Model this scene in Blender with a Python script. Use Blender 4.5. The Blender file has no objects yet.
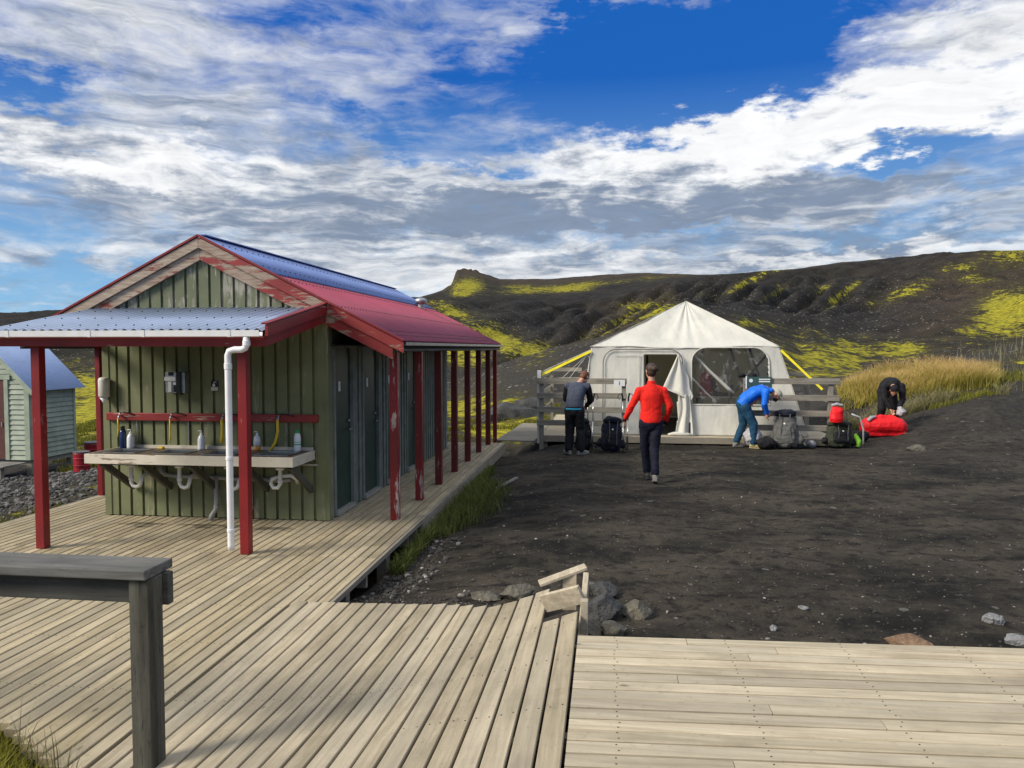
import bpy, bmesh, math, random
import numpy as np
from mathutils import Vector, Matrix
random.seed(7); rng = np.random.default_rng(11)
S = bpy.context.scene
R = math.radians
# ------------------------------------------------------------------ camera
YAW, PITCH, FPX = R(7.1), R(2.68), 769.0
cd = bpy.data.cameras.new('camera'); cam = bpy.data.objects.new('camera', cd); S.collection.objects.link(cam)
cam.location = (0, 0, 2.0); cam.rotation_euler = (R(90) - PITCH, 0, YAW)
cd.sensor_width = 36; cd.lens = 36 * FPX / 1024; cd.clip_start = 0.05; cd.clip_end = 20000
S.camera = cam
# ------------------------------------------------------------------ light
SUN_EL, SUN_ANG = R(33), R(31)         # light travels towards +X and a little towards +Y
sd = bpy.data.lights.new('sun', 'SUN'); sun = bpy.data.objects.new('sun', sd); S.collection.objects.link(sun)
sd.energy = 2.6; sd.angle = R(20); sd.color = (1, .92, .78)
ldir = Vector((math.cos(SUN_EL) * math.cos(SUN_ANG), math.cos(SUN_EL) * math.sin(SUN_ANG), -math.sin(SUN_EL)))
sun.rotation_euler = ldir.to_track_quat('-Z', 'Y').to_euler()
S.view_settings.view_transform = 'Standard'; S.view_settings.look = 'None'
S.view_settings.exposure = 0.75; S.view_settings.gamma = 1.0
S.render.resolution_x = 1024; S.render.resolution_y = 768
S.render.engine = 'CYCLES'

class NT:
    """small helper round a node tree"""
    def __init__(s, tree): s.t = tree; s.n = tree.nodes; s.l = tree.links
    def node(s, typ, **kw):
        n = s.n.new(typ)
        for k, v in kw.items(): setattr(n, k, v)
        return n
    def put(s, sock, v):
        if isinstance(v, bpy.types.NodeSocket): s.l.new(v, sock)
        elif v is not None:
            if hasattr(sock.default_value, '__len__') and not hasattr(v, '__len__'): v = [v] * len(sock.default_value)
            if hasattr(v, '__len__') and len(sock.default_value) == 4 and len(v) == 3: v = (*v, 1)
            sock.default_value = v
    def m(s, op, a, b=None, c=None, clamp=False):
        n = s.node('ShaderNodeMath', operation=op); n.use_clamp = clamp
        s.put(n.inputs[0], a)
        if b is not None: s.put(n.inputs[1], b)
        if c is not None: s.put(n.inputs[2], c)
        return n.outputs[0]
    def v(s, op, a, b=None):
        n = s.node('ShaderNodeVectorMath', operation=op); s.put(n.inputs[0], a)
        if b is not None: s.put(n.inputs[1], b)
        return n.outputs[0]
    def noise(s, vec, scale, detail=4, rough=.55, dist=0.0):
        n = s.node('ShaderNodeTexNoise'); s.put(n.inputs['Vector'], vec)
        n.inputs['Scale'].default_value = scale; n.inputs['Detail'].default_value = detail
        n.inputs['Roughness'].default_value = rough; n.inputs['Distortion'].default_value = dist
        return n.outputs['Fac']
    def ramp(s, fac, a, b, interp='LINEAR'):
        n = s.node('ShaderNodeMapRange'); s.put(n.inputs[0], fac); n.inputs[1].default_value = a; n.inputs[2].default_value = b
        n.interpolation_type = interp
        return n.outputs[0]
    def mix(s, fac, a, b, mode='MIX'):
        n = s.node('ShaderNodeMix', data_type='RGBA', blend_type=mode)
        s.put(n.inputs[0], fac); s.put(n.inputs[6], a); s.put(n.inputs[7], b)
        return n.outputs[2]
    def vec(s, x, y, z):
        n = s.node('ShaderNodeCombineXYZ'); s.put(n.inputs[0], x); s.put(n.inputs[1], y); s.put(n.inputs[2], z); return n.outputs[0]

# ------------------------------------------------------------------ sky
def build_sky():
    W = bpy.data.worlds.new('World'); S.world = W; W.use_nodes = True
    q = NT(W.node_tree); q.n.clear()
    sky = q.node('ShaderNodeTexSky', sky_type='NISHITA'); sky.sun_disc = False
    sky.sun_elevation = SUN_EL; sky.sun_rotation = math.atan2(-ldir.x, -ldir.y); sky.air_density = 1.0; sky.dust_density = .4; sky.ozone_density = 2.5
    tc = q.node('ShaderNodeTexCoord').outputs['Generated']
    sp = q.node('ShaderNodeSeparateXYZ'); q.l.new(tc, sp.inputs[0])
    x, y, z = sp.outputs
    az = q.m('MULTIPLY', q.m('ARCTAN2', x, y), 57.2958)          # degrees, clockwise from +Y
    el = q.m('MULTIPLY', q.m('ARCSINE', z), 57.2958)
    # cloud layer seen in perspective: position on a plane overhead
    zz = q.m('ADD', q.m('MAXIMUM', z, 0.0), 0.07)
    pl = q.vec(q.m('DIVIDE', x, zz), q.m('DIVIDE', y, zz), 0.0)
    ae = q.vec(q.m('MULTIPLY', az, .06), q.m('MULTIPLY', el, .15), 0.0)
    warp = q.node('ShaderNodeTexNoise'); q.put(warp.inputs['Vector'], ae); warp.inputs['Scale'].default_value = 1.6; warp.inputs['Detail'].default_value = 4
    wv = q.v('MULTIPLY', q.v('SUBTRACT', warp.outputs['Color'], (.5, .5, .5)), (.9, .55, 0))
    aw = q.v('ADD', ae, wv)
    n1 = q.noise(aw, 2.1, 8, .6)
    n2 = q.noise(q.v('ADD', pl, (3, 1, 0)), 1.15, 8, .58, .35)
    n3 = q.noise(q.v('MULTIPLY', q.v('ADD', aw, (7, 3, 0)), (1.0, 2.2, 1)), 3.0, 8, .66)
    # uneven edges for the big forms
    wa = q.m('MULTIPLY', q.m('SUBTRACT', q.noise(q.v('ADD', ae, (5, 5, 0)), 3.2, 6, .62), .5), 15)
    we = q.m('MULTIPLY', q.m('SUBTRACT', q.noise(q.v('ADD', ae, (15, 9, 0)), 4.2, 6, .62), .5), 9)
    az2 = q.m('ADD', az, wa); el2 = q.m('ADD', el, we)
    def blob(px, py, rx, ry, ang):
        A = math.degrees(math.atan((px - 512) / FPX)) - math.degrees(YAW); E = math.degrees(math.atan((384 - py) / FPX * math.cos(math.radians(A + 7.1)))) - 2.68
        k = 0.0745; ca, sa = math.cos(R(ang)), math.sin(R(ang))
        da = q.m('SUBTRACT', az2, A); de = q.m('SUBTRACT', el2, E)
        u = q.m('ADD', q.m('MULTIPLY', da, ca / (rx * k)), q.m('MULTIPLY', de, sa / (rx * k)))
        v = q.m('ADD', q.m('MULTIPLY', da, -sa / (ry * k)), q.m('MULTIPLY', de, ca / (ry * k)))
        r2 = q.m('ADD', q.m('MULTIPLY', u, u), q.m('MULTIPLY', v, v))
        return q.m('EXPONENT', q.m('MULTIPLY', r2, -1.0))
    def total(items, start):
        acc = start
        for (b, amp) in items: acc = q.m('ADD', acc, q.m('MULTIPLY', b, amp))
        return acc
    cov_l = [(640, 90, 105, 62, 12, -.72), (575, 45, 60, 60, 0, -.25), (700, 30, 110, 30, 0, -.42), (880, 150, 70, 14, 5, -.30), (960, 190, 90, 22, 0, -.35), (690, 226, 60, 7, 2, -.35), (760, 60, 90, 40, 0, -.42), (900, 145, 60, 12, 8, -.3),
             (25, 75, 50, 18, 0, -.42), (50, 100, 40, 20, 0, -.25), (360, 130, 70, 22, -20, -.32), (470, 95, 80, 45, 0, -.22), (480, 160, 50, 10, 0, -.2),
             (300, 20, 60, 50, 0, -.22), (90, 275, 170, 18, 0, -.32),
             (660, 150, 120, 26, 8, .75), (850, 120, 160, 34, 14, .9), (1000, 85, 90, 26, 8, .7), (640, 205, 280, 26, -3, .8), (880, 190, 120, 16, -6, .5),
             (170, 60, 150, 60, -20, .42), (90, 160, 200, 30, -8, .45), (200, 190, 200, 30, -10, .4), (420, 270, 400, 25, 0, .45), (400, 195, 90, 25, 12, .4), (330, 60, 120, 50, -10, .25), (480, 30, 70, 30, -30, .2), (560, 105, 40, 40, -40, .2), (560, 5, 60, 12, 0, .3), (940, 15, 120, 14, 5, .35), (800, 262, 300, 14, 0, .4)]
    cov = total([(blob(*c[:5]), c[5]) for c in cov_l], q.m('ADD', q.m('MULTIPLY', n1, 1.25), q.m('MULTIPLY', n2, .8)))
    cov = q.m('ADD', cov, q.m('MULTIPLY', q.m('SUBTRACT', n3, .5), .8))
    cover = q.ramp(cov, .72, 1.55, 'SMOOTHSTEP')
    gr_l = [(640, 205, 260, 24, -3, .95), (560, 225, 150, 20, 0, .5), (850, 180, 150, 14, -4, .6), (860, 240, 130, 10, 3, .9), (250, 120, 130, 24, -15, .2), (100, 60, 140, 34, 0, .15), (320, 150, 90, 20, -15, .3),
            (130, 195, 200, 16, 0, .4), (60, 120, 90, 14, 0, .5), (90, 275, 170, 20, 0, .55), (330, 230, 200, 12, 0, .25),
            (150, 90, 170, 30, -15, .12), (430, 215, 200, 16, 0, .45), (200, 225, 250, 20, 0, .35), (620, 250, 300, 12, 0, .35), (850, 115, 170, 30, 14, -.8), (660, 145, 110, 22, 8, -.7), (1000, 80, 90, 22, 8, -.6), (60, 155, 130, 10, -4, -.5), (230, 160, 80, 10, -8, -.5), (440, 180, 60, 10, 0, -.35), (180, 150, 80, 10, 0, -.3), (40, 306, 80, 5, 0, -.9)]
    gr = total([(blob(*c[:5]), c[5]) for c in gr_l], q.m('ADD', q.m('MULTIPLY', q.m('SUBTRACT', n3, .5), 2.6), q.m('ADD', .93, q.m('MULTIPLY', q.m('SUBTRACT', q.noise(q.v('MULTIPLY', aw, (1, 3.0, 1)), 2.4, 7, .6), .5), 2.2))))
    g = q.ramp(gr, .30, 2.0, 'SMOOTHSTEP')
    fine = q.noise(q.v('MULTIPLY', aw, (1, 1.7, 1)), 6.5, 7, .62); soft = q.noise(q.v('ADD', aw, (31, 12, 0)), 2.6, 5, .55)
    shade = q.m('ADD', .66, q.m('ADD', q.m('MULTIPLY', fine, .34), q.m('MULTIPLY', soft, .36)))
    ccol = q.mix(g, (7.3, 7.35, 7.35), (1.75, 2.2, 3.0))
    ccol = q.mix(1.0, ccol, q.vec(shade, shade, shade), 'MULTIPLY')
    clear = q.mix(q.ramp(el, 2, 19), (1.9, 3.9, 6.0), (.03, .86, 3.7))
    base = q.mix(.94, sky.outputs[0], clear)
    # whitish cover low down, thin bright strip on the left horizon
    col = q.mix(q.m('MULTIPLY', cover, .97), base, ccol)
    over = q.mix(q.ramp(n2, .30, .62), q.mix(.5, sky.outputs[0], (3.6, 4.6, 6.2)), (8.6, 8.6, 8.4))
    up = q.mix(q.ramp(el, 27, 42), col, over)
    bg = q.node('ShaderNodeBackground'); q.put(bg.inputs[0], up); bg.inputs[1].default_value = 0.08
    out = q.node('ShaderNodeOutputWorld'); q.l.new(bg.outputs[0], out.inputs[0])
build_sky()

# ------------------------------------------------------------------ materials
def new_mat(name):
    m = bpy.data.materials.new(name); m.use_nodes = True
    q = NT(m.node_tree); b = q.n['Principled BSDF']; return m, q, b
def bump(q, b, h, strength=.3, dist=.01):
    n = q.node('ShaderNodeBump'); n.inputs['Strength'].default_value = strength; n.inputs['Distance'].default_value = dist
    q.put(n.inputs['Height'], h); q.l.new(n.outputs[0], b.inputs['Normal'])
def plain(name, col, rough=.6, metal=0, var=.12, scale=8, bmp=0, bscale=60, spec=None):
    m, q, b = new_mat(name)
    co = q.node('ShaderNodeTexCoord').outputs['Object']
    n = q.noise(co, scale, 5)
    d = tuple(c * (1 - var * 2.2) for c in col); e = tuple(min(1, c * (1 + var)) for c in col)
    q.put(b.inputs['Base Color'], q.mix(q.ramp(n, .3, .7), d, e))
    b.inputs['Roughness'].default_value = rough; b.inputs['Metallic'].default_value = metal
    if spec is not None: b.inputs['Specular IOR Level'].default_value = spec
    if bmp: bump(q, b, q.noise(co, bscale, 5), bmp, .01)
    return m
def wood(name, c1, c2, axis='Y', dark=(.10, .085, .06), grain=26, rough=.8, vary=.35, cracks=.25, stain=0.0, stain_col=(.05, .045, .03)):
    """weathered boards: long grain, knots, every board (mesh island) its own tone"""
    m, q, b = new_mat(name)
    co = q.node('ShaderNodeTexCoord').outputs['Object']
    isl = q.node('ShaderNodeNewGeometry').outputs['Random Per Island']
    off = q.v('ADD', co, q.vec(q.m('MULTIPLY', isl, 37), q.m('MULTIPLY', isl, 53), q.m('MULTIPLY', isl, 29)))
    sc = {'X': (.06, 1, 1), 'Y': (1, .06, 1), 'Z': (1, 1, .06)}[axis]
    st = q.v('MULTIPLY', off, sc)
    g1 = q.noise(st, grain, 6, .6, .6); g2 = q.noise(st, grain * 4, 4, .6)
    blot = q.noise(off, 2.3, 5, .6)
    col = q.mix(q.ramp(g1, .3, .7), c1, c2)
    col = q.mix(q.m('MULTIPLY', q.ramp(g2, .62, .80), cracks), col, dark)
    col = q.mix(q.m('MULTIPLY', q.ramp(blot, .45, .72), .5), col, tuple(a * .60 for a in c1))
    spk = q.noise(q.v('MULTIPLY', off, sc), grain * 9, 3, .7)
    col = q.mix(q.m('MULTIPLY', q.ramp(spk, .60, .72), cracks * 1.6, clamp=True), col, dark)
    col = q.mix(q.m('MULTIPLY', q.ramp(q.noise(off, 21, 5, .7), .60, .70), .45), col, tuple(a * .5 for a in c1))
    col = q.mix(q.m('MULTIPLY', q.m('FRACT', q.m('MULTIPLY', isl, 13.7)), .32), col, tuple((sum(c1) + sum(c2)) / 6 * f_ for f_ in (1.06, .97, .80)))
    # knots
    vo = q.node('ShaderNodeTexVoronoi'); q.put(vo.inputs['Vector'], q.v('MULTIPLY', off, {'X': (.45, 1, 1), 'Y': (1, .45, 1), 'Z': (1, 1, .45)}[axis])); vo.inputs['Scale'].default_value = 5
    col = q.mix(q.m('MULTIPLY', q.ramp(vo.outputs['Distance'], .075, .03), .75), col, dark)
    k = q.m('ADD', 1 - vary * .5, q.m('MULTIPLY', q.m('FRACT', q.m('MULTIPLY', isl, 7.31)), vary))
    col = q.mix(1.0, col, q.vec(k, k, k), 'MULTIPLY')
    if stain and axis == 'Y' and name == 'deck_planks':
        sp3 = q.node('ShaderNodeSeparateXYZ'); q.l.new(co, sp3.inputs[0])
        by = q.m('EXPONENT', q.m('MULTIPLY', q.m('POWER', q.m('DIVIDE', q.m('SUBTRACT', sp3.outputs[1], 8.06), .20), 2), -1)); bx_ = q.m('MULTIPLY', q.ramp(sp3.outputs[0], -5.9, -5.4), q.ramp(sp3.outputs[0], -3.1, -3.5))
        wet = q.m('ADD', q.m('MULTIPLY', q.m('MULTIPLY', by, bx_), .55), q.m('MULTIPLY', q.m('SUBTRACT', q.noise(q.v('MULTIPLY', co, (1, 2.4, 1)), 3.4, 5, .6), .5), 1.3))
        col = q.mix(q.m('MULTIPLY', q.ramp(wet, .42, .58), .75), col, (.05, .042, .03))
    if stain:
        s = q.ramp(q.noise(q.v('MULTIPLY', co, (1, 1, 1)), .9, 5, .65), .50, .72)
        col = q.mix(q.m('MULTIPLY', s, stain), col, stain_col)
    q.put(b.inputs['Base Color'], col); b.inputs['Roughness'].default_value = rough; b.inputs['Specular IOR Level'].default_value = .25
    bump(q, b, q.m('ADD', g1, q.m('MULTIPLY', g2, .6)), .5, .004)
    return m
def peel(name, paint, under, amount, axis='Z', rough=.5, under2=None, zfade=None, scale=9):
    """flaking paint over wood"""
    m, q, b = new_mat(name)
    co = q.node('ShaderNodeTexCoord').outputs['Object']
    sc = {'X': (.14, 1, 1), 'Y': (1, .14, 1), 'Z': (1, 1, .14)}[axis]
    st = q.v('MULTIPLY', co, sc)
    n = q.noise(st, scale * 1.5, 8, .72); n2 = q.noise(co, 2.0, 4); n3 = q.noise(st, 40, 4)
    f = q.m('ADD', n, q.m('MULTIPLY', q.m('SUBTRACT', n2, .5), .5))
    if zfade:                                            # paint survives better towards one end: (x0, x1, amount)
        sz = q.node('ShaderNodeSeparateXYZ'); q.l.new(co, sz.inputs[0])
        f = q.m('SUBTRACT', f, q.m('MULTIPLY', q.ramp(sz.outputs[0], zfade[0], zfade[1]), zfade[2]))
    t = 1 - amount
    mask = q.ramp(f, t - .015, t + .03)
    pc = q.mix(q.ramp(n2, .3, .7), tuple(c * .72 for c in paint), tuple(min(1, c * 1.15) for c in paint))
    uc = q.mix(q.ramp(n3, .35, .65), under, under2 or tuple(c * .6 for c in under))
    q.put(b.inputs['Base Color'], q.mix(mask, pc, uc))
    q.put(b.inputs['Roughness'], q.m('ADD', rough, q.m('MULTIPLY', mask, .3)))
    bump(q, b, q.m('SUBTRACT', q.m('MULTIPLY', n3, .25), mask), .5, .003)
    return m
def sheet(name, col, rough=.35, metal=.0, spot=.25):
    m, q, b = new_mat(name)
    co = q.node('ShaderNodeTexCoord').outputs['Object']
    n = q.noise(co, 1.7, 6, .65); n2 = q.noise(q.v('MULTIPLY', co, (6, .6, 6)), 3, 5)
    c = q.mix(q.ramp(n, .35, .7), col, tuple(a * (1 - spot) for a in col))
    c = q.mix(q.m('MULTIPLY', q.ramp(n2, .5, .8), .3), c, tuple(a * .6 + .05 for a in col))
    q.put(b.inputs['Base Color'], c); b.inputs['Roughness'].default_value = rough; b.inputs['Metallic'].default_value = metal
    return m
M = {}
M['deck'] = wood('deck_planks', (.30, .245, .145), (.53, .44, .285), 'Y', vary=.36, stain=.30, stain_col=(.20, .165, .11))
M['deck_x'] = wood('landing_planks', (.33, .275, .185), (.55, .475, .345), 'X', vary=.34, stain=.12, stain_col=(.22, .19, .13))
M['ramp'] = wood('ramp_planks', (.28, .235, .155), (.49, .415, .295), 'Y', vary=.34, stain=.25, stain_col=(.24, .20, .15))
M['fascia'] = wood('deck_edge_timber', (.22, .19, .14), (.36, .31, .24), 'Y', vary=.2)
M['grey_x'] = wood('grey_weathered_timber', (.19, .175, .145), (.40, .365, .30), 'X', vary=.25, dark=(.03, .03, .028))
M['rail_top'] = wood('handrail_top_timber', (.075, .075, .07), (.19, .185, .17), 'X', vary=.2, dark=(.03, .03, .03))
M['rail_dark'] = wood('wet_dark_rail_timber', (.045, .045, .04), (.11, .11, .095), 'X', vary=.2, dark=(.01, .01, .01))
M['post_dark'] = wood('wet_dark_post_timber', (.016, .016, .012), (.13, .125, .10), 'Z', vary=.1, dark=(.012, .012, .010), grain=13, cracks=.8)
M['grey_y'] = wood('grey_timber_along', (.17, .165, .15), (.32, .30, .27), 'Y', vary=.25)
M['grey_z'] = wood('grey_post_timber', (.18, .17, .14), (.36, .335, .28), 'Z', vary=.25)
M['loose'] = wood('pale_loose_timber', (.38, .32, .23), (.62, .54, .41), 'Y', vary=.3)
M['green'] = peel('green_batten_wall', (.17, .185, .090), (.32, .31, .20), .41, 'Z', .75, scale=7)
M['green_gable'] = peel('green_gable_boards', (.15, .17, .095), (.38, .36, .29), .50, 'Z', .75, scale=9)
M['green_trim'] = plain('grey_green_trim', (.17, .20, .165), .6, var=.15)
M['door_green'] = plain('dark_green_door_paint', (.012, .050, .036), .42, var=.2)
M['jamb'] = plain('grey_door_jamb', (.20, .22, .20), .6)
M['sill'] = wood('worn_door_sill', (.30, .28, .24), (.45, .43, .38), 'Y')
M['red'] = peel('red_painted_timber', (.21, .008, .010), (.50, .40, .32), .335, 'Z', .45, scale=14)
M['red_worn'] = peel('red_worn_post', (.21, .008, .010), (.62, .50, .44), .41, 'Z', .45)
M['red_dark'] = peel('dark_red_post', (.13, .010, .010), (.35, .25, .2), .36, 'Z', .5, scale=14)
M['red_x'] = peel('red_beam_timber', (.25, .018, .016), (.55, .42, .33), .37, 'X', .5, scale=14)
M['red_y'] = peel('red_barge_timber', (.20, .010, .011), (.5, .4, .34), .34, 'Y', .4, scale=14)
M['barge'] = peel('bare_flaking_barge_timber', (.26, .022, .02), (.40, .32, .25), .54, 'X', .6, under2=(.24, .16, .12), zfade=(-4.6, -2.7, .13), scale=8)
M['barge_bare'] = peel('bare_pale_barge_timber', (.22, .03, .022), (.42, .35, .27), .60, 'X', .65, under2=(.27, .20, .15), scale=8)
M['sheet_blue'] = sheet('blue_roof_sheet', (.16, .25, .56), .38)
M['sheet_red'] = sheet('red_roof_sheet', (.34, .035, .075), .42)
M['sheet_pale'] = sheet('pale_blue_canopy_sheet', (.36, .44, .60), .36, 0, .2)
M['white_pl'] = plain('white_plastic_gutter', (.80, .80, .80), .35, var=.04)
M['pipe_w'] = plain('off_white_waste_pipe', (.70, .69, .64), .4, var=.08)
M['pipe_g'] = plain('grey_waste_pipe', (.34, .34, .31), .45, var=.1)
M['steel'] = plain('stainless_steel', (.60, .60, .58), .28, 1, var=.05)
M['galv'] = plain('galvanised_metal', (.45, .46, .47), .45, .9, var=.1)
M['black_m'] = plain('dark_metal', (.02, .02, .02), .4, .3)
M['counter'] = plain('dark_counter_top', (.12, .09, .07), .5, var=.25)
M['counter_f'] = peel('whitish_peeling_counter_edge', (.62, .57, .46), (.35, .27, .18), .40, 'X', .7, scale=12)
M['brace'] = wood('dark_green_brace', (.06, .065, .045), (.13, .13, .10), 'Z')
M['yellow'] = plain('yellow_hose', (.75, .50, .02), .4, var=.05)
M['bottle_w'] = plain('translucent_white_bottle', (.70, .72, .72), .3, var=.04)
M['bottle_b'] = plain('dark_blue_bottle', (.012, .03, .11), .25, var=.1)
M['cap_g'] = plain('green_cap', (.02, .35, .10), .4)
M['amber'] = plain('amber_soap', (.55, .24, .03), .3)
M['white'] = plain('white_paint', (.78, .78, .76), .5, var=.04)
M['disp'] = plain('aged_white_plastic', (.62, .60, .52), .45, var=.1)
M['clap'] = plain('pale_green_cladding', (.33, .38, .29), .6, var=.12, scale=4)
M['clap_side'] = M['clap']
M['shed_roof'] = sheet('light_blue_shed_roof', (.40, .52, .78), .4, 0, .12)
M['brown_door'] = plain('brown_door_paint', (.10, .028, .022), .55)
M['barrel'] = plain('red_barrel_plastic', (.30, .012, .02), .4, var=.2)
M['barrel_lid'] = plain('barrel_lid', (.10, .09, .09), .5)
M['canvas'] = None
M['nail'] = plain('rusty_nail', (.07, .05, .035), .7)
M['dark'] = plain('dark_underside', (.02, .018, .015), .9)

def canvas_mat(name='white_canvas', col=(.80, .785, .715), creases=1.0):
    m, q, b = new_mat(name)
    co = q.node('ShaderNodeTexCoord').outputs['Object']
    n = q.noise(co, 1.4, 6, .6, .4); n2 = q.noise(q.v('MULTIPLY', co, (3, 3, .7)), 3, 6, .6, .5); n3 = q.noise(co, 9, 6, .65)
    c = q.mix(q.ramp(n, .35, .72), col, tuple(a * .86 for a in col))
    c = q.mix(q.m('MULTIPLY', q.ramp(n2, .55, .8), .25), c, (.42, .42, .38))
    c = q.mix(q.m('MULTIPLY', q.ramp(n3, .6, .75), .10), c, (.3, .3, .25))
    q.put(b.inputs['Base Color'], c); b.inputs['Roughness'].default_value = .75; b.inputs['Specular IOR Level'].default_value = .2
    bump(q, b, q.m('ADD', n2, q.m('MULTIPLY', n3, .35)), .45 * creases, .03)
    tr = q.node('ShaderNodeBsdfTranslucent'); q.put(tr.inputs[0], c)
    mx = q.node('ShaderNodeMixShader'); mx.inputs[0].default_value = .30
    q.l.new(b.outputs[0], mx.inputs[1]); q.l.new(tr.outputs[0], mx.inputs[2]); q.l.new(mx.outputs[0], q.n['Material Output'].inputs[0])
    return m
M['canvas'] = canvas_mat()
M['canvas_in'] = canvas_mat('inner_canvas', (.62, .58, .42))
def film_mat():
    m, q, b = new_mat('clear_plastic_window')
    co = q.node('ShaderNodeTexCoord').outputs['Object']
    n = q.noise(co, 6, 5, .6, .6)
    b.inputs['Base Color'].default_value = (.8, .8, .78, 1); b.inputs['Roughness'].default_value = .12
    bump(q, b, n, .8, .03)
    t = q.node('ShaderNodeBsdfTransparent'); mx = q.node('ShaderNodeMixShader')
    q.put(mx.inputs[0], q.m('ADD', .04, q.m('MULTIPLY', q.ramp(n, .54, .72), .22)))
    q.l.new(t.outputs[0], mx.inputs[1]); q.l.new(b.outputs[0], mx.inputs[2]); q.l.new(mx.outputs[0], q.n['Material Output'].inputs[0])
    return m
M['film'] = film_mat()
def cloth(name, col, rough=.8, sheen=.0):
    m, q, b = new_mat(name)
    co = q.node('ShaderNodeTexCoord').outputs['Object']
    n = q.noise(co, 7, 5, .6, .8); n2 = q.noise(co, 25, 4)
    q.put(b.inputs['Base Color'], q.mix(q.ramp(n, .3, .7), tuple(c * .75 for c in col), tuple(min(1, c * 1.12) for c in col)))
    b.inputs['Roughness'].default_value = rough; b.inputs['Specular IOR Level'].default_value = .3
    bump(q, b, q.m('ADD', n, q.m('MULTIPLY', n2, .25)), .7, .03)
    return m
M['skin'] = plain('skin', (.52, .27, .18), .5, var=.05)
M['hair'] = plain('brown_hair', (.05, .028, .018), .6, var=.3, scale=30, bmp=.6, bscale=90)
M['hair_l'] = plain('auburn_hair', (.16, .06, .025), .6, var=.3, scale=30, bmp=.6, bscale=90)
M['c_red'] = cloth('red_fleece', (.82, .018, .010))
M['c_dred'] = cloth('dark_red_cloth', (.30, .012, .02))
M['c_navy'] = cloth('dark_navy_trousers', (.007, .008, .022))
M['c_black'] = cloth('black_fabric', (.010, .010, .013))
M['c_slate'] = cloth('slate_navy_softshell', (.055, .065, .10))
M['c_blue'] = cloth('bright_blue_jacket', (.008, .15, .72), .55)
M['c_teal'] = cloth('dark_teal_blue_trousers', (.010, .055, .11))
M['c_grey'] = cloth('grey_pack_fabric', (.11, .11, .105))
M['c_olive'] = cloth('olive_pack_fabric', (.035, .042, .025))
M['c_pnavy'] = cloth('navy_pack_fabric', (.010, .013, .026))
M['c_lgrey'] = cloth('light_grey_fabric', (.38, .38, .40))
M['c_rbag'] = cloth('bright_red_ripstop', (.85, .012, .018), .5)
M['c_lime'] = cloth('lime_green_fabric', (.25, .60, .04))
M['c_cyan'] = cloth('cyan_shirt_hem', (.02, .30, .48))
M['cap'] = cloth('beige_cap_fabric', (.42, .40, .34))
M['shoe'] = plain('dark_boot', (.035, .033, .03), .6, var=.2)
M['shoe_g'] = plain('grey_boot', (.22, .21, .19), .6, var=.3, scale=30)
M['shoe_y'] = plain('mustard_boot', (.36, .30, .13), .6, var=.3, scale=30)
M['strap'] = plain('yellow_webbing', (.85, .72, .01), .5, var=.08)
M['rope'] = plain('pale_rope', (.6, .58, .5), .8)
M['board_g'] = plain('dark_green_notice_paint', (.04, .09, .075), .5)
def rock_mat(name, c1, c2):
    m, q, b = new_mat(name)
    co = q.node('ShaderNodeTexCoord').outputs['Object']
    n = q.noise(co, 4, 8, .7); n2 = q.noise(co, 30, 5, .6)
    q.put(b.inputs['Base Color'], q.mix(q.ramp(q.m('ADD', q.m('MULTIPLY', n, .7), q.m('MULTIPLY', n2, .3)), .35, .65), c1, c2))
    b.inputs['Roughness'].default_value = .9; bump(q, b, q.m('ADD', n, n2), .9, .03); return m
M['rock'] = rock_mat('dark_basalt', (.02, .022, .024), (.085, .085, .082))
M['rock_g'] = rock_mat('grey_stone', (.12, .125, .13), (.33, .33, .34))
M['rock_b'] = rock_mat('brown_stone', (.13, .075, .045), (.28, .18, .11))
M['rock_m'] = rock_mat('brown_grey_stone', (.06, .055, .042), (.17, .155, .12))

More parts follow.
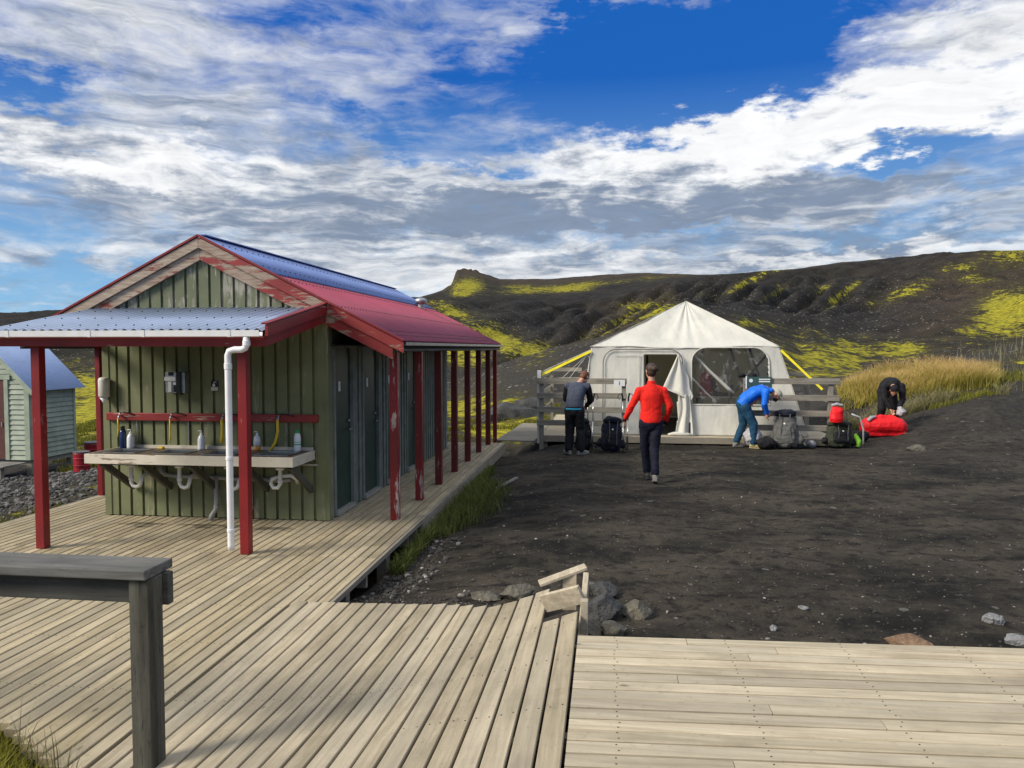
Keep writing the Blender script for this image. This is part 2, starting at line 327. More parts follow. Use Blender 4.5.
# ------------------------------------------------------------------ mesh helpers
class MB:
    def __init__(s): s.v = []; s.f = []; s.marks = []
    def mark(s, mat):
        s.marks.append((len(s.f), mat)); return s
    def add(s, vs, fs):
        o = len(s.v); s.v += [tuple(p) for p in vs]; s.f += [tuple(i + o for i in f) for f in fs]; return s
    def box(s, x0, x1, y0, y1, z0, z1, mat=None):
        vs = [Vector(p) for p in ((x0, y0, z0), (x1, y0, z0), (x1, y1, z0), (x0, y1, z0), (x0, y0, z1), (x1, y0, z1), (x1, y1, z1), (x0, y1, z1))]
        if mat: vs = [mat @ p for p in vs]
        return s.add(vs, [(0, 3, 2, 1), (4, 5, 6, 7), (0, 1, 5, 4), (1, 2, 6, 5), (2, 3, 7, 6), (3, 0, 4, 7)])
    def bar(s, a, b, w, h, up=(0, 0, 1)):
        """box beam from a to b, w across, h along 'up'"""
        a = Vector(a); b = Vector(b); d = (b - a); L = d.length; d.normalize(); u = Vector(up)
        sx = d.cross(u)
        if sx.length < 1e-4: sx = d.cross(Vector((0, 1, 0)))
        sx.normalize(); uu = sx.cross(d).normalized()
        vs = [a + sx * (i * w / 2) + uu * (j * h / 2) + d * (k * L) for k in (0, 1) for i, j in ((-1, -1), (1, -1), (1, 1), (-1, 1))]
        return s.add(vs, [(0, 1, 2, 3), (7, 6, 5, 4), (0, 4, 5, 1), (1, 5, 6, 2), (2, 6, 7, 3), (3, 7, 4, 0)])
    def tube(s, pts, r, n=10, caps=True):
        """swept tube, r number or list (or (rx,ry) pairs)"""
        pts = [Vector(p) for p in pts]; k = len(pts)
        rr = r if isinstance(r, (list, tuple)) and len(r) == k and not (k == 2 and not hasattr(r[0], '__len__') and False) else [r] * k
        ref = Vector((0, 0, 1)); o = len(s.v); prev = None
        for i, p in enumerate(pts):
            t = (pts[min(i + 1, k - 1)] - pts[max(i - 1, 0)]).normalized()
            if prev is None:
                sx = t.cross(ref)
                if sx.length < .15: sx = t.cross(Vector((0, 1, 0)))
                sx.normalize()
            else:
                sx = (prev - t * prev.dot(t)).normalized()
            prev = sx; uy = sx.cross(t).normalized()
            a, b = rr[i] if hasattr(rr[i], '__len__') else (rr[i], rr[i])
            for j in range(n):
                an = 2 * math.pi * j / n
                s.v.append(tuple(p + sx * (a * math.cos(an)) + uy * (b * math.sin(an))))
        for i in range(k - 1):
            for j in range(n):
                j2 = (j + 1) % n
                s.f.append((o + i * n + j, o + (i + 1) * n + j, o + (i + 1) * n + j2, o + i * n + j2))
        if caps:
            s.f.append(tuple(o + j for j in range(n))); s.f.append(tuple(o + (k - 1) * n + j for j in reversed(range(n))))
        return s
    def lathe(s, c, prof, n=16, axis='Z'):
        """prof: list of (r, h) from bottom to top"""
        c = Vector(c); o = len(s.v)
        for (r, h) in prof:
            for j in range(n):
                a = 2 * math.pi * j / n; x, y = r * math.cos(a), r * math.sin(a)
                s.v.append(tuple(c + (Vector((x, y, h)) if axis == 'Z' else Vector((x, h, y)) if axis == 'Y' else Vector((h, x, y)))))
        k = len(prof)
        for i in range(k - 1):
            for j in range(n):
                j2 = (j + 1) % n; s.f.append((o + i * n + j, o + i * n + j2, o + (i + 1) * n + j2, o + (i + 1) * n + j))
        s.f.append(tuple(o + j for j in reversed(range(n)))); s.f.append(tuple(o + (k - 1) * n + j for j in range(n)))
        return s
    def ball(s, c, rx, ry=None, rz=None, n=14, m=9, rot=None):
        ry = ry or rx; rz = rz or rx; c = Vector(c); o = len(s.v)
        for i in range(1, m):
            t = math.pi * i / m
            for j in range(n):
                a = 2 * math.pi * j / n
                p = Vector((rx * math.sin(t) * math.cos(a), ry * math.sin(t) * math.sin(a), rz * math.cos(t)))
                if rot: p = rot @ p
                s.v.append(tuple(c + p))
        top = Vector((0, 0, rz)); bot = Vector((0, 0, -rz))
        if rot: top = rot @ top; bot = rot @ bot
        s.v.append(tuple(c + top)); s.v.append(tuple(c + bot)); T, B = len(s.v) - 2, len(s.v) - 1
        for i in range(m - 2):
            for j in range(n):
                j2 = (j + 1) % n; s.f.append((o + i * n + j, o + (i + 1) * n + j, o + (i + 1) * n + j2, o + i * n + j2))
        for j in range(n):
            j2 = (j + 1) % n; s.f.append((T, o + j, o + j2)); s.f.append((B, o + (m - 2) * n + j2, o + (m - 2) * n + j))
        return s
    def prism(s, pts, d):
        """polygon pts (3d) extruded by vector d"""
        d = Vector(d); n = len(pts); a = [Vector(p) for p in pts]; b = [p + d for p in a]
        nn = (a[1] - a[0]).cross(a[2] - a[0])
        f = [tuple(range(n)), tuple(n + i for i in reversed(range(n)))] + [(i, n + i, n + (i + 1) % n, (i + 1) % n) for i in range(n)]
        return s.add(a + b, f)
    def build(s, name, mat, parent=None, smooth=False, bevel=0, fix=True):
        me = bpy.data.meshes.new(name); me.from_pydata(s.v, [], s.f); me.validate()
        if fix:
            bm = bmesh.new(); bm.from_mesh(me); bmesh.ops.recalc_face_normals(bm, faces=bm.faces); bm.to_mesh(me); bm.free()
        me.materials.append(M[mat] if isinstance(mat, str) else mat)
        if s.marks:
            names = []; idx = [0] * len(me.polygons)
            if len(me.polygons) == len(s.f):
                for k, (st, mt) in enumerate(s.marks):
                    if mt is None: sl_ = 0
                    else:
                        if mt not in names: names.append(mt); me.materials.append(M[mt])
                        sl_ = 1 + names.index(mt)
                    en = s.marks[k + 1][0] if k + 1 < len(s.marks) else len(s.f)
                    for i in range(st, en): idx[i] = sl_
                me.polygons.foreach_set('material_index', idx)
            else: print('faces dropped', name, len(me.polygons), len(s.f))
        if smooth: me.polygons.foreach_set('use_smooth', [True] * len(me.polygons))
        o = bpy.data.objects.new(name, me); S.collection.objects.link(o)
        if parent:
            o.parent = parent; o.matrix_parent_inverse = Matrix.Translation(parent.location).inverted() if parent.rotation_euler.z == 0 and parent.parent is None and parent.type == 'EMPTY' else Matrix()
        if bevel:
            md = o.modifiers.new('bevel', 'BEVEL'); md.width = bevel; md.segments = 2; md.limit_method = 'ANGLE'; md.angle_limit = R(40)
        return o
def tag(o, label=None, cat=None, group=None, kind=None):
    if label: o['label'] = label
    if cat: o['category'] = cat
    if group: o['group'] = group
    if kind: o['kind'] = kind
    return o
def empty(name, loc, label=None, cat=None, group=None, rz=0):
    o = bpy.data.objects.new(name, None); S.collection.objects.link(o); o.location = loc; o.rotation_euler = (0, 0, rz); o.empty_display_size = .2
    return tag(o, label, cat, group)
def sub(parent_part, o):
    o.parent = parent_part; o.matrix_parent_inverse = parent_part.matrix_world.inverted(); return o
def local(o):
    """part built in the thing's own local frame"""
    o.matrix_parent_inverse = Matrix(); return o
def lp(o, parent):
    o.parent = parent; o.matrix_parent_inverse = Matrix(); return o

# ------------------------------------------------------------------ noise in numpy
def vnoise(x, y, seed=0):
    xi = np.floor(x).astype(np.int64); yi = np.floor(y).astype(np.int64); xf = x - xi; yf = y - yi
    def h(a, b):
        k = (a * 374761393 + b * 668265263 + seed * 2147483647) & 0xffffffff
        k = ((k ^ (k >> 13)) * 1274126177) & 0xffffffff; k = k ^ (k >> 16)
        return (k & 0xffff) / 65535.0
    u = xf * xf * (3 - 2 * xf); v = yf * yf * (3 - 2 * yf)
    return (h(xi, yi) * (1 - u) + h(xi + 1, yi) * u) * (1 - v) + (h(xi, yi + 1) * (1 - u) + h(xi + 1, yi + 1) * u) * v
def fbm(x, y, o=5, seed=0, g=.5):
    a = 1; t = 0; s = 0
    for i in range(o):
        t = t + a * (vnoise(x * 2 ** i, y * 2 ** i, seed + i * 7) - .5); s += a; a *= g
    return t / s
def sst(a, b, x): t = np.clip((x - a) / (b - a), 0, 1); return t * t * (3 - 2 * t)

# ------------------------------------------------------------------ terrain
TX = np.array([-700, -150, 0, 100, 250, 420, 443, 452, 457, 478, 500, 545, 600, 650, 690, 740, 800, 850, 900, 950, 1024, 1200, 1700], float)
TD = np.array([21.0, 28, 45, 60, 90, 130, 160, 300, 400])
TY = np.array([
 [462, 445, 400, 372, 340, 322, 326, 330, 334],
 [462, 445, 395, 370, 335, 318, 322, 326, 330],
 [458, 440, 392, 365, 330, 313, 320, 322, 328],
 [450, 425, 385, 360, 325, 307.5, 316, 317, 322],
 [440, 420, 385, 355, 320, 300, 308, 305, 312],
 [435, 418, 392, 365, 322, 297, 303, 299, 308],
 [434, 416, 390, 364, 325, 296.5, 303, 291, 300],
 [434, 416, 389, 364, 326, 297, 304, 285, 296],
 [434, 415, 388, 364, 326, 297, 305, 270.5, 290],
 [434, 412, 378, 366, 328, 297.5, 306, 272.5, 292],
 [434, 408, 364, 374, 331, 299, 307, 279, 290],
 [432, 402, 350, 362, 340, 303, 312, 279.5, 290],
 [424, 400, 337, 347, 330, 297, 304, 276, 290],
 [424, 398, 324, 326, 310, 287, 296, 273.5, 290],
 [424, 396, 320, 314, 297, 279, 290, 276, 290],
 [424, 396, 336, 322, 295, 272, 280, 278, 290],
 [424, 394, 362, 340, 302, 267, 279, 270, 284],
 [392, 376, 372, 340, 302, 262, 273, 264, 280],
 [385, 367, 374, 343, 297, 258, 268, 260, 276],
 [384, 357, 364, 336, 294, 253, 264, 260, 276],
 [380, 340, 350, 322, 286, 249, 260, 258, 270],
 [355, 305, 310, 286, 258, 242, 250, 252, 262],
 [355, 305, 310, 286, 260, 245, 255, 258, 266]], float)
def near_z(X, Y):
    a = X * math.cos(YAW) + Y * math.sin(YAW); d = -X * math.sin(YAW) + Y * math.cos(YAW)
    px = 512 + FPX * a / np.maximum(d, .5)
    z = -0.02 + 0 * X
    z = z - .20 * (1 - sst(-2.3, -.4, X)) * sst(5.2, 7.0, Y)
    z = z - .35 * (1 - sst(-2.35, -2.15, X))                                            # under the decks
    z = np.where(Y < 4.1, np.minimum(z, -.12), z)
    left = sst(-6.7, -7.3, X)
    z = z * (1 - left) + left * (-.10 - .11 * np.clip(-7 - X, 0, 8) - .02 * np.clip(Y - 9, 0, 8))
    gl = (X < -2.4) & (Y < 6)                                                           # grassy mound at lower left
    mound = sst(.65, .1, (Y - (3.3 + (-2.6 - X) * .6)) + .45) * sst(-1.9, -2.4, X)
    z = np.where((X < -2.0) & (Y < 7.5), z * (1 - mound) + .02 * mound, z)
    z = z + .78 * sst(13.5, 19.5, d) * np.clip((px - 860) / 110, 0, 1.15) * (d > 5)
    z = z - .42 * sst(15.5, 17.5, d) * (1 - sst(500, 560, px)) * sst(380, 430, px)
    return z
def build_terrain():
    half = math.degrees(math.atan(512 / FPX)) + 4
    A = np.concatenate([np.arange(-half, half, .125), np.arange(half, 360 - half, 2.5)])
    A = np.radians(A)                                    # clockwise from the view direction
    rows = np.concatenate([np.geomspace(.6, 3.2, 10, endpoint=False), np.geomspace(3.2, 20, 165, endpoint=False), np.geomspace(20, 420, 270, endpoint=False), np.geomspace(420, 9000, 16)])
    AA, RR = np.meshgrid(A, rows, indexing='xy')
    a = RR * np.sin(AA); d = RR * np.cos(AA)
    X = a * math.cos(YAW) - d * math.sin(YAW); Y = a * math.sin(YAW) + d * math.cos(YAW)
    dd = RR                                              # use radius as the depth axis so it closes behind us
    Adeg = np.degrees(AA); Adeg = np.where(Adeg > 180, Adeg - 360, Adeg)
    px = 512 + FPX * np.tan(np.radians(np.clip(Adeg, -57, 57)))
    dz = np.cos(np.radians(np.clip(Adeg, -57, 57)))
    dep = dd * dz
    # far table -> z
    Z = np.zeros_like(X)
    ld = np.log(np.clip(dep, TD[0], TD[-1]))
    ys = np.zeros((len(TD),) + X.shape[1:])
    tabs = []
    for k in range(len(TD)):
        yk = np.interp(px[0], TX, TY[:, k]); tabs.append(2 - (yk - 348) / FPX * TD[k])
    tabs = np.array(tabs)                                # (nodes, columns)
    LT = np.log(TD)
    ks = np.clip(np.searchsorted(LT, ld.ravel(), side='right').reshape(ld.shape) - 1, 0, len(TD) - 2)
    t = (ld - LT[ks]) / (LT[ks + 1] - LT[ks])
    ci = np.arange(X.shape[1])[None, :].repeat(X.shape[0], 0)
    t = np.where(ks == 0, t, t)
    zf = tabs[ks, ci] * (1 - t) + tabs[ks + 1, ci] * t
    # rounding
    for _ in range(2):
        z2 = zf.copy(); z2[1:-1] = .25 * zf[:-2] + .5 * zf[1:-1] + .25 * zf[2:]
        w = sst(24, 32, dep); zf = zf * (1 - w) + z2 * w
    zn = near_z(X, Y)
    w = sst(19.3, 20.9, dep)
    Z = zn * (1 - w) + zf * w
    # relief
    amp = np.clip((dep - 19) / 60, 0, 1.2)
    Z += fbm(X / 9, Y / 9, 5, 3) * .9 * amp
    ribs = fbm(X / 26 + Y / 60, Y / 130 - X / 70, 4, 21); rid = 1 - np.abs(ribs) * 6
    Z += (np.clip(rid, -1, 1) - .8) * 2.2 * sst(70, 105, dep) * (1 - sst(126, 134, dep)) * sst(430, 560, px)
    ero = 1 - np.abs(fbm(X / 9 - Y / 40, Y / 60, 4, 33)) * 5
    Z += (np.clip(ero, -1, 1) - .7) * .9 * sst(40, 70, dep) * (1 - sst(124, 132, dep))
    Z += fbm(X / 2.2, Y / 2.2, 4, 8) * .22 * np.clip((dep - 18) / 20, 0, 1) * (1 - sst(160, 300, dep) * .0)
    gul = np.abs(np.sin(px / 10.5 - dep / 4.6 + fbm(X / 18, Y / 18, 3, 61) * 5))
    Z -= (1 - gul) * 2.0 * sst(66, 92, dep) * (1 - sst(122, 134, dep)) * sst(520, 590, px) * (1 - sst(800, 900, px))
    knob = np.exp(-((px - 466) / 14) ** 2) * sst(260, 290, dep) * (1 - sst(305, 330, dep))
    Z += knob * fbm(X / 5, Y / 5, 4, 5) * 7
    far = sst(400, 900, RR); Z = Z * (1 - far) + (-22) * far
    rough_ok = ((X > -2.1) | (X < -7.0)) & (Y > 4.6)
    Z += np.where(rough_ok, fbm(X * 1.3, Y * 1.3, 5, 14) * .10 + fbm(X * 5, Y * 5, 3, 17) * .035, 0) * (dep < 40)
    gx = sst(14.8, 15.6, dep) * (1 - sst(20, 21, dep)) * (px > 555) * (px < 830)
    Z = Z * (1 - gx) + np.minimum(Z, -.03) * gx
    # moss / brown / grass masks, laid where they grow on the slopes
    ypx = 348 - (Z - 2) / np.maximum(dep, 1) * FPX
    moss = np.zeros_like(Z)
    wob = fbm(X / (dep * .05 + 1), Y / (dep * .05 + 1), 4, 44) 
    def patch(cx, cy, rx, ry, ang=0, amp=1):
        c, s_ = math.cos(R(ang)), math.sin(R(ang)); dx = px - cx; dy = -(ypx - cy)
        u = (dx * c + dy * s_) / rx; v = (-dx * s_ + dy * c) / ry
        return amp * np.exp(-(u * u + v * v) ** .95)
    for p in [(495, 340, 52, 13, -27, 1), (455, 352, 45, 14, -10, .9), (528, 352, 22, 9, 5, 1), (452, 312, 22, 6, -20, .8), (505, 432, 50, 10, 0, 1), (525, 402, 26, 7, 0, .8), (455, 405, 60, 26, 0, .55), (540, 425, 20, 14, 0, .8), (520, 425, 26, 8, 0, .8),
              (466, 286, 18, 8, 0, .9), (462, 293, 14, 4, 0, .8), (560, 289, 55, 4, 3, .75), (600, 284, 60, 4, 6, .8), (650, 278, 34, 3, 3, .6), (520, 287, 26, 3, 0, .4),
              (640, 306, 30, 5, 3, .9), (613, 324, 34, 6, 28, .9), (668, 298, 10, 4, 0, .6), (702, 295, 8, 3, 0, .6), (655, 315, 24, 7, 20, .6), (748, 281, 30, 3, 28, 1), (785, 268, 26, 3, 15, .9), (777, 291, 16, 2.2, 30, .9), (752, 324, 28, 6, -5, 1),
              (905, 292, 24, 6, 20, 1), (960, 268, 18, 5, 0, .8), (972, 279, 20, 5, 0, .7), (1005, 257, 32, 14, 0, .75), (1003, 316, 42, 22, 25, 1.05), (905, 349, 34, 11, 0, 1.05), (968, 333, 22, 7, 0, .9), (930, 338, 40, 8, 0, .5), (848, 290, 14, 3, 40, .9), (834, 300, 12, 3.5, 40, .9), (823, 288, 12, 2.5, 30, .8), (870, 303, 8, 3, 20, .7),
              (830, 262, 22, 2.5, 12, .8), (858, 259, 16, 2, 0, .7), (815, 357, 60, 18, -8, 1.1), (850, 345, 30, 9, 0, .7), (92, 402, 45, 34, 0, 1.15), (60, 420, 80, 30, 0, .9), (-40, 420, 90, 25, 0, .8), (250, 400, 120, 25, 0, .8), (1100, 300, 60, 25, 10, .8),
              (75, 490, 60, 9, 14, .5), (20, 512, 40, 7, 14, .5), (1060, 360, 60, 10, 0, .8)]:
        moss = np.maximum(moss, patch(*p))
    moss = moss + wob * 1.0 * sst(.05, .4, moss) + wob * .12
    brown = np.maximum(sst(200, 260, dep), patch(965, 300, 70, 42, 15, .9)); brown = np.maximum(brown, patch(620, 320, 60, 16, 25, .7))
    n, mcol = X.shape
    co = np.stack([X, Y, Z], -1).reshape(-1, 3)
    i = np.arange(n - 1)[:, None]; j = np.arange(mcol)[None, :]; j2 = (j + 1) % mcol
    F = np.stack([i * mcol + j, (i + 1) * mcol + j, (i + 1) * mcol + j2, i * mcol + j2], -1).reshape(-1, 4)[:, ::-1]
    me = bpy.data.meshes.new('ground'); me.vertices.add(len(co)); me.vertices.foreach_set('co', co.ravel())
    me.loops.add(F.size); me.loops.foreach_set('vertex_index', F.ravel().astype(np.int32))
    me.polygons.add(len(F)); me.polygons.foreach_set('loop_start', (np.arange(len(F)) * 4).astype(np.int32)); me.polygons.foreach_set('loop_total', np.full(len(F), 4, np.int32))
    me.polygons.foreach_set('use_smooth', np.ones(len(F), bool)); me.update(calc_edges=True)
    for nm, arr in (('moss', moss), ('brown', brown)):
        at = me.attributes.new(nm, 'FLOAT', 'POINT'); at.data.foreach_set('value', np.clip(arr, 0, 2).ravel().astype(np.float32))
    m, q, b = new_mat('volcanic_ground')
    co_ = q.node('ShaderNodeTexCoord').outputs['Object']
    am = q.node('ShaderNodeAttribute', attribute_name='moss').outputs['Fac']; ab = q.node('ShaderNodeAttribute', attribute_name='brown').outputs['Fac']
    dist = q.node('ShaderNodeVectorMath', operation='LENGTH'); q.l.new(co_, dist.inputs[0]); dl = dist.outputs['Value']
    nearf = q.ramp(dl, 24, 14)
    s1 = q.noise(q.v('MULTIPLY', co_, (.55, 1.0, 1)), 1.1, 8, .62); s2 = q.noise(co_, 7, 7, .65); s3 = q.noise(co_, 45, 5, .65); sf = q.noise(co_, .35, 8, .65)
    sand = q.mix(q.ramp(s1, .36, .62), (.016, .015, .013), (.068, .058, .045))
    sand = q.mix(q.m('MULTIPLY', q.ramp(s2, .55, .75), .5), sand, (.090, .078, .062))
    sand = q.mix(q.m('MULTIPLY', q.ramp(s2, .47, .38), .75), sand, (.012, .011, .011))
    s4 = q.noise(q.v('MULTIPLY', co_, (.6, 1.5, 1)), 2.6, 7, .7)
    sand = q.mix(q.m('MULTIPLY', q.ramp(s4, .45, .36), .8), sand, (.010, .0095, .0095))
    sand = q.mix(q.m('MULTIPLY', q.ramp(s4, .56, .68), .35), sand, (.105, .090, .068))
    sand = q.mix(q.m('MULTIPLY', q.ramp(s3, .62, .75), .5), sand, (.10, .088, .072))
    scree = q.mix(q.ramp(sf, .35, .65), (.007, .0065, .006), (.028, .025, .022))
    scree = q.mix(q.m('MULTIPLY', q.ramp(s2, .5, .8), .4), scree, (.07, .062, .052))
    scree = q.mix(q.m('MULTIPLY', q.m('MULTIPLY', ab, q.ramp(sf, .25, .6)), .85), scree, (.062, .044, .028))
    scree = q.mix(q.m('MULTIPLY', q.ramp(dl, 62, 40), .55), scree, q.mix(q.ramp(s2, .35, .7), (.030, .028, .025), (.085, .078, .068)))
    base = q.mix(nearf, scree, sand)
    def specks(scale, thr, colr, base, rnd=.0, fac=.9):
        v = q.node('ShaderNodeTexVoronoi'); q.put(v.inputs['Vector'], co_); v.inputs['Scale'].default_value = scale
        sz = q.node('ShaderNodeSeparateColor'); q.l.new(v.outputs['Color'], sz.inputs[0])
        th = q.m('MULTIPLY', q.ramp(sz.outputs[0], rnd, 1.0), thr)
        f = q.m('MULTIPLY', q.m('LESS_THAN', v.outputs['Distance'], th), fac)
        return q.mix(f, base, colr), f
    base, _ = specks(26, .34, (.24, .22, .19), base, .90, .5)
    base, f2 = specks(7.0, .34, (.26, .25, .22), base, .93, .35)
    farf = q.m('MULTIPLY', q.ramp(dl, 26, 34), q.ramp(dl, 150, 90))
    base2, _ = specks(3.4, .34, (.30, .29, .26), base, .62, .85)
    base = q.mix(farf, base, base2)
    base3, _ = specks(1.6, .26, (.13, .12, .10), base, .80, .6)
    base = q.mix(q.ramp(dl, 60, 100), base, base3)
    # moss
    mn = q.noise(co_, .9, 8, .66); mn2 = q.noise(q.v('MULTIPLY', co_, (1, 1, 1)), 3.0, 6, .65)
    mf = q.m('ADD', am, q.m('MULTIPLY', q.m('SUBTRACT', q.m('ADD', q.m('MULTIPLY', mn, .45), q.m('ADD', q.m('MULTIPLY', mn2, .3), q.m('MULTIPLY', sf, .25))), .5), 5.2))
    halo = q.m('MULTIPLY', q.m('MULTIPLY', q.ramp(mf, -.25, .75), q.ramp(am, .03, .2)), .42)
    base = q.mix(halo, base, (.075, .068, .022))
    mf = q.m('MULTIPLY', q.ramp(mf, .52, .78), q.ramp(am, .06, .14))
    mc = q.mix(q.ramp(mn2, .36, .60), (.08, .07, .014), (.385, .35, .024))
    mc = q.mix(q.m('MULTIPLY', q.ramp(q.noise(co_, 1.7, 4), .5, .75), .5), mc, (.16, .13, .03))
    base = q.mix(mf, base, mc)
    q.put(b.inputs['Base Color'], base); b.inputs['Roughness'].default_value = .95; b.inputs['Specular IOR Level'].default_value = .12
    hb = q.m('ADD', q.m('MULTIPLY', s2, .9), q.m('ADD', q.m('MULTIPLY', s3, .22), q.m('ADD', q.m('MULTIPLY', mn2, q.m('MULTIPLY', mf, 1.6)), q.m('MULTIPLY', mn, q.m('MULTIPLY', q.ramp(dl, 20, 60), 2)))))
    bump(q, b, hb, 1.0, .06)
    me.materials.append(m)
    o = bpy.data.objects.new('ground', me); S.collection.objects.link(o); tag(o, kind='structure')
    return me
TERR = build_terrain()
from mathutils.bvhtree import BVHTree
def _bvh():
    n = len(TERR.vertices); co = np.empty(n * 3); TERR.vertices.foreach_get('co', co); co = co.reshape(-1, 3)
    F = np.empty(len(TERR.loops), np.int32); TERR.loops.foreach_get('vertex_index', F)
    return BVHTree.FromPolygons([tuple(c) for c in co.tolist()], [tuple(f) for f in F.reshape(-1, 4).tolist()])
BV = _bvh()
def gz(x, y):
    h = BV.ray_cast(Vector((x, y, 90)), Vector((0, 0, -1)))
    return h[0].z if h[0] else 0.0
def at(px, py, d):
    """a place d metres out in the direction seen there"""
    a = (px - 512) / FPX * d; zc = 2 - (py - 348) / FPX * d
    return Vector((a * math.cos(YAW) - d * math.sin(YAW), a * math.sin(YAW) + d * math.cos(YAW), zc))

# ------------------------------------------------------------------ decks
def planks(mb, x0, x1, y0, y1, ztop, pitch, gap, th, along='Y', joints=2.4, start=None, zf=None, jit=.0015, end=None, phase=0, nails=None):
    spots = []; mb.mark(None)
    """boards laid side by side; start/end(x) give the cut of each board"""
    lo, hi = (x0, x1) if along == 'Y' else (y0, y1)
    n = int(round((hi - lo) / pitch)); pitch = (hi - lo) / n
    for i in range(n):
        a = lo + i * pitch + gap / 2; b = lo + (i + 1) * pitch - gap / 2; c = (a + b) / 2
        s = (start(c) if start else (y0 if along == 'Y' else x0)); e = (end(c) if end else (y1 if along == 'Y' else x1))
        s += random.uniform(-.004, .004); e += random.uniform(-.004, .004)
        cuts = [s]
        if joints:
            k = math.floor(s / joints) + 1
            off = phase if not callable(joints) else 0
            while k * joints + off + (joints / 2 if i % 2 and phase == 99 else 0) < e - .1:
                v = k * joints + off
                if v > s + .1: cuts.append(v)
                k += 1
        cuts.append(e)
        dz = random.uniform(-jit, jit)
        for u, v in zip(cuts[:-1], cuts[1:]):
            u += .002; v -= .002; ch = .004
            segs = 1 if not zf else 6
            prof = [(a, -th), (b, -th), (b, -ch), (b - ch, 0), (a + ch, 0), (a, -ch)]
            vs = []
            for k in range(segs + 1):
                w = u + (v - u) * k / segs
                for (p, h) in prof:
                    base = (zf(p, w) if zf else ztop) + dz
                    vs.append((p, w, base + h) if along == 'Y' else (w, p, base + h))
            fs = [tuple(range(6)), tuple(segs * 6 + j for j in reversed(range(6)))]
            for k in range(segs):
                for j in range(6): fs.append((k * 6 + j, (k + 1) * 6 + j, (k + 1) * 6 + (j + 1) % 6, k * 6 + (j + 1) % 6))
            mb.add(vs, fs)
        if nails:
            for y in np.arange(nails[0], nails[1], nails[2]):
                if s + .03 < y < e - .03:
                    for f_ in (.22, .78):
                        p = a + (b - a) * (f_ + random.uniform(-.05, .05)); w = y + random.uniform(-.012, .012); spots.append((p, w, (zf(p, w) if zf else ztop) + dz))
    if spots:
        mb.mark('nail')
        for p in spots: mb.lathe(p, [(.0048, -.002), (.0042, .0012)], 6)
def joined(name, mb, mat, **kw): o = mb.build(name, mat, **kw); tag(o, kind='structure'); return o
DX0, DX1 = -6.85, -2.17
mb = MB()
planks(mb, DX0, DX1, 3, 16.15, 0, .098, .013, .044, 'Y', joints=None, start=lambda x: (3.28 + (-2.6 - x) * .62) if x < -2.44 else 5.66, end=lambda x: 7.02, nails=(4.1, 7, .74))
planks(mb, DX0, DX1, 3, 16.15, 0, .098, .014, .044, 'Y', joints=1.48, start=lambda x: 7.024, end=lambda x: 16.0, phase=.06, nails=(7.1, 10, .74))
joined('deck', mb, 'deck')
mb = MB()
mb.box(DX1, DX1 + .03, 5.7, 8.7, -.05, -.004); mb.box(DX1, DX1 + .035, 8.7, 16.02, -.20, -.004); mb.box(DX0 - .035, DX0, 5.9, 16.02, -.16, -.004); mb.box(DX0, DX1, 16.02, 16.05, -.2, -.004)
for y in np.arange(6.2, 16, 1.2): mb.box(DX1 - .12, DX1 - .02, y, y + .1, -.6, -.04)
joined('deck_edge', mb, 'fascia')
mb = MB()
for y in np.arange(6.0, 16, .74): mb.box(DX0, DX1 - .02, y, y + .05, -.2, -.032)
mb.box(-2.5, DX1, 5.68, 5.72, -.2, -.032)
joined('deck_joists', mb, 'fascia')
RX0, RX1, ZR = -2.412, -.165, .40
def ramp_z(x, y):
    u = min(max((x - RX0) / (RX1 - RX0), 0), 1); t = min(max((y - 3.0) / 2.4, 0), 1); e = 1.1 + 1.75 * t
    return .03 + (ZR - .03) * u ** e
mb = MB()
planks(mb, RX0, RX1, 1, 5.6, 0, .1138, .013, .034, 'Y', joints=None, start=lambda x: .6, end=lambda x: float(np.interp(x, [-1.75, -1.2, -.75, -.42], [5.66, 5.55, 5.27, 5.36])) if x < -.40 else 4.62 + (x + .3) * .1, zf=ramp_z, jit=.002, nails=(1.2, 5.6, .55))
joined('ramp', mb, 'ramp')
mb = MB()
for k in range(12):
    x = RX0 + .05 + k * .19
    for yy in (5.2, 4.2, 3.2): 
        if x < -.45 or yy < 4.3: mb.bar((x, yy, ramp_z(x, yy) - .09), (x + .19, yy, ramp_z(min(x + .19, RX1), yy) - .09), .05, .11)
joined('ramp_joists', mb, 'fascia')
mb = MB()
ang = R(2.6)
def land_cut(mbx):
    nl = []
    for i in range(70):
        y1 = 4.235 - i * .097; y0 = y1 - .097 + .013; th = .032; z = ZR + random.uniform(-.002, .002); ch = .004
        x = -.158; xs = [x]; cur = x + random.uniform(.5, 3.2)
        while cur < 9: xs.append(cur); cur += random.choice([2.4, 3.0, 3.6])
        xs.append(9.5)
        tn = math.tan(ang)
        for a, b in zip(xs[:-1], xs[1:]):
            a += .0015; b -= .0015
            vs = []
            for w in (a, b):
                for (p, h) in ((y0, -th), (y1, -th), (y1, -ch), (y1 - ch, 0), (y0 + ch, 0), (y0, -ch)): vs.append((w, p + (w + .158) * tn, z + h))
            mbx.add(vs, [tuple(range(6)), tuple(6 + j for j in reversed(range(6)))] + [(j, 6 + j, 6 + (j + 1) % 6, (j + 1) % 6) for j in range(6)])
        if y1 > 2.2:
            for w in list(np.arange(.05, 4.5, .6)):
                for f_ in (.24, .76): nl.append((w + random.uniform(-.01, .01), y0 + (y1 - y0) * f_ + (w + .158) * tn, z))
    mbx.mark('nail')
    for p in nl: mbx.lathe(p, [(.0048, -.002), (.0042, .0012)], 6)
land_cut(mb); joined('landing_deck', mb, 'deck_x')
mb = MB()
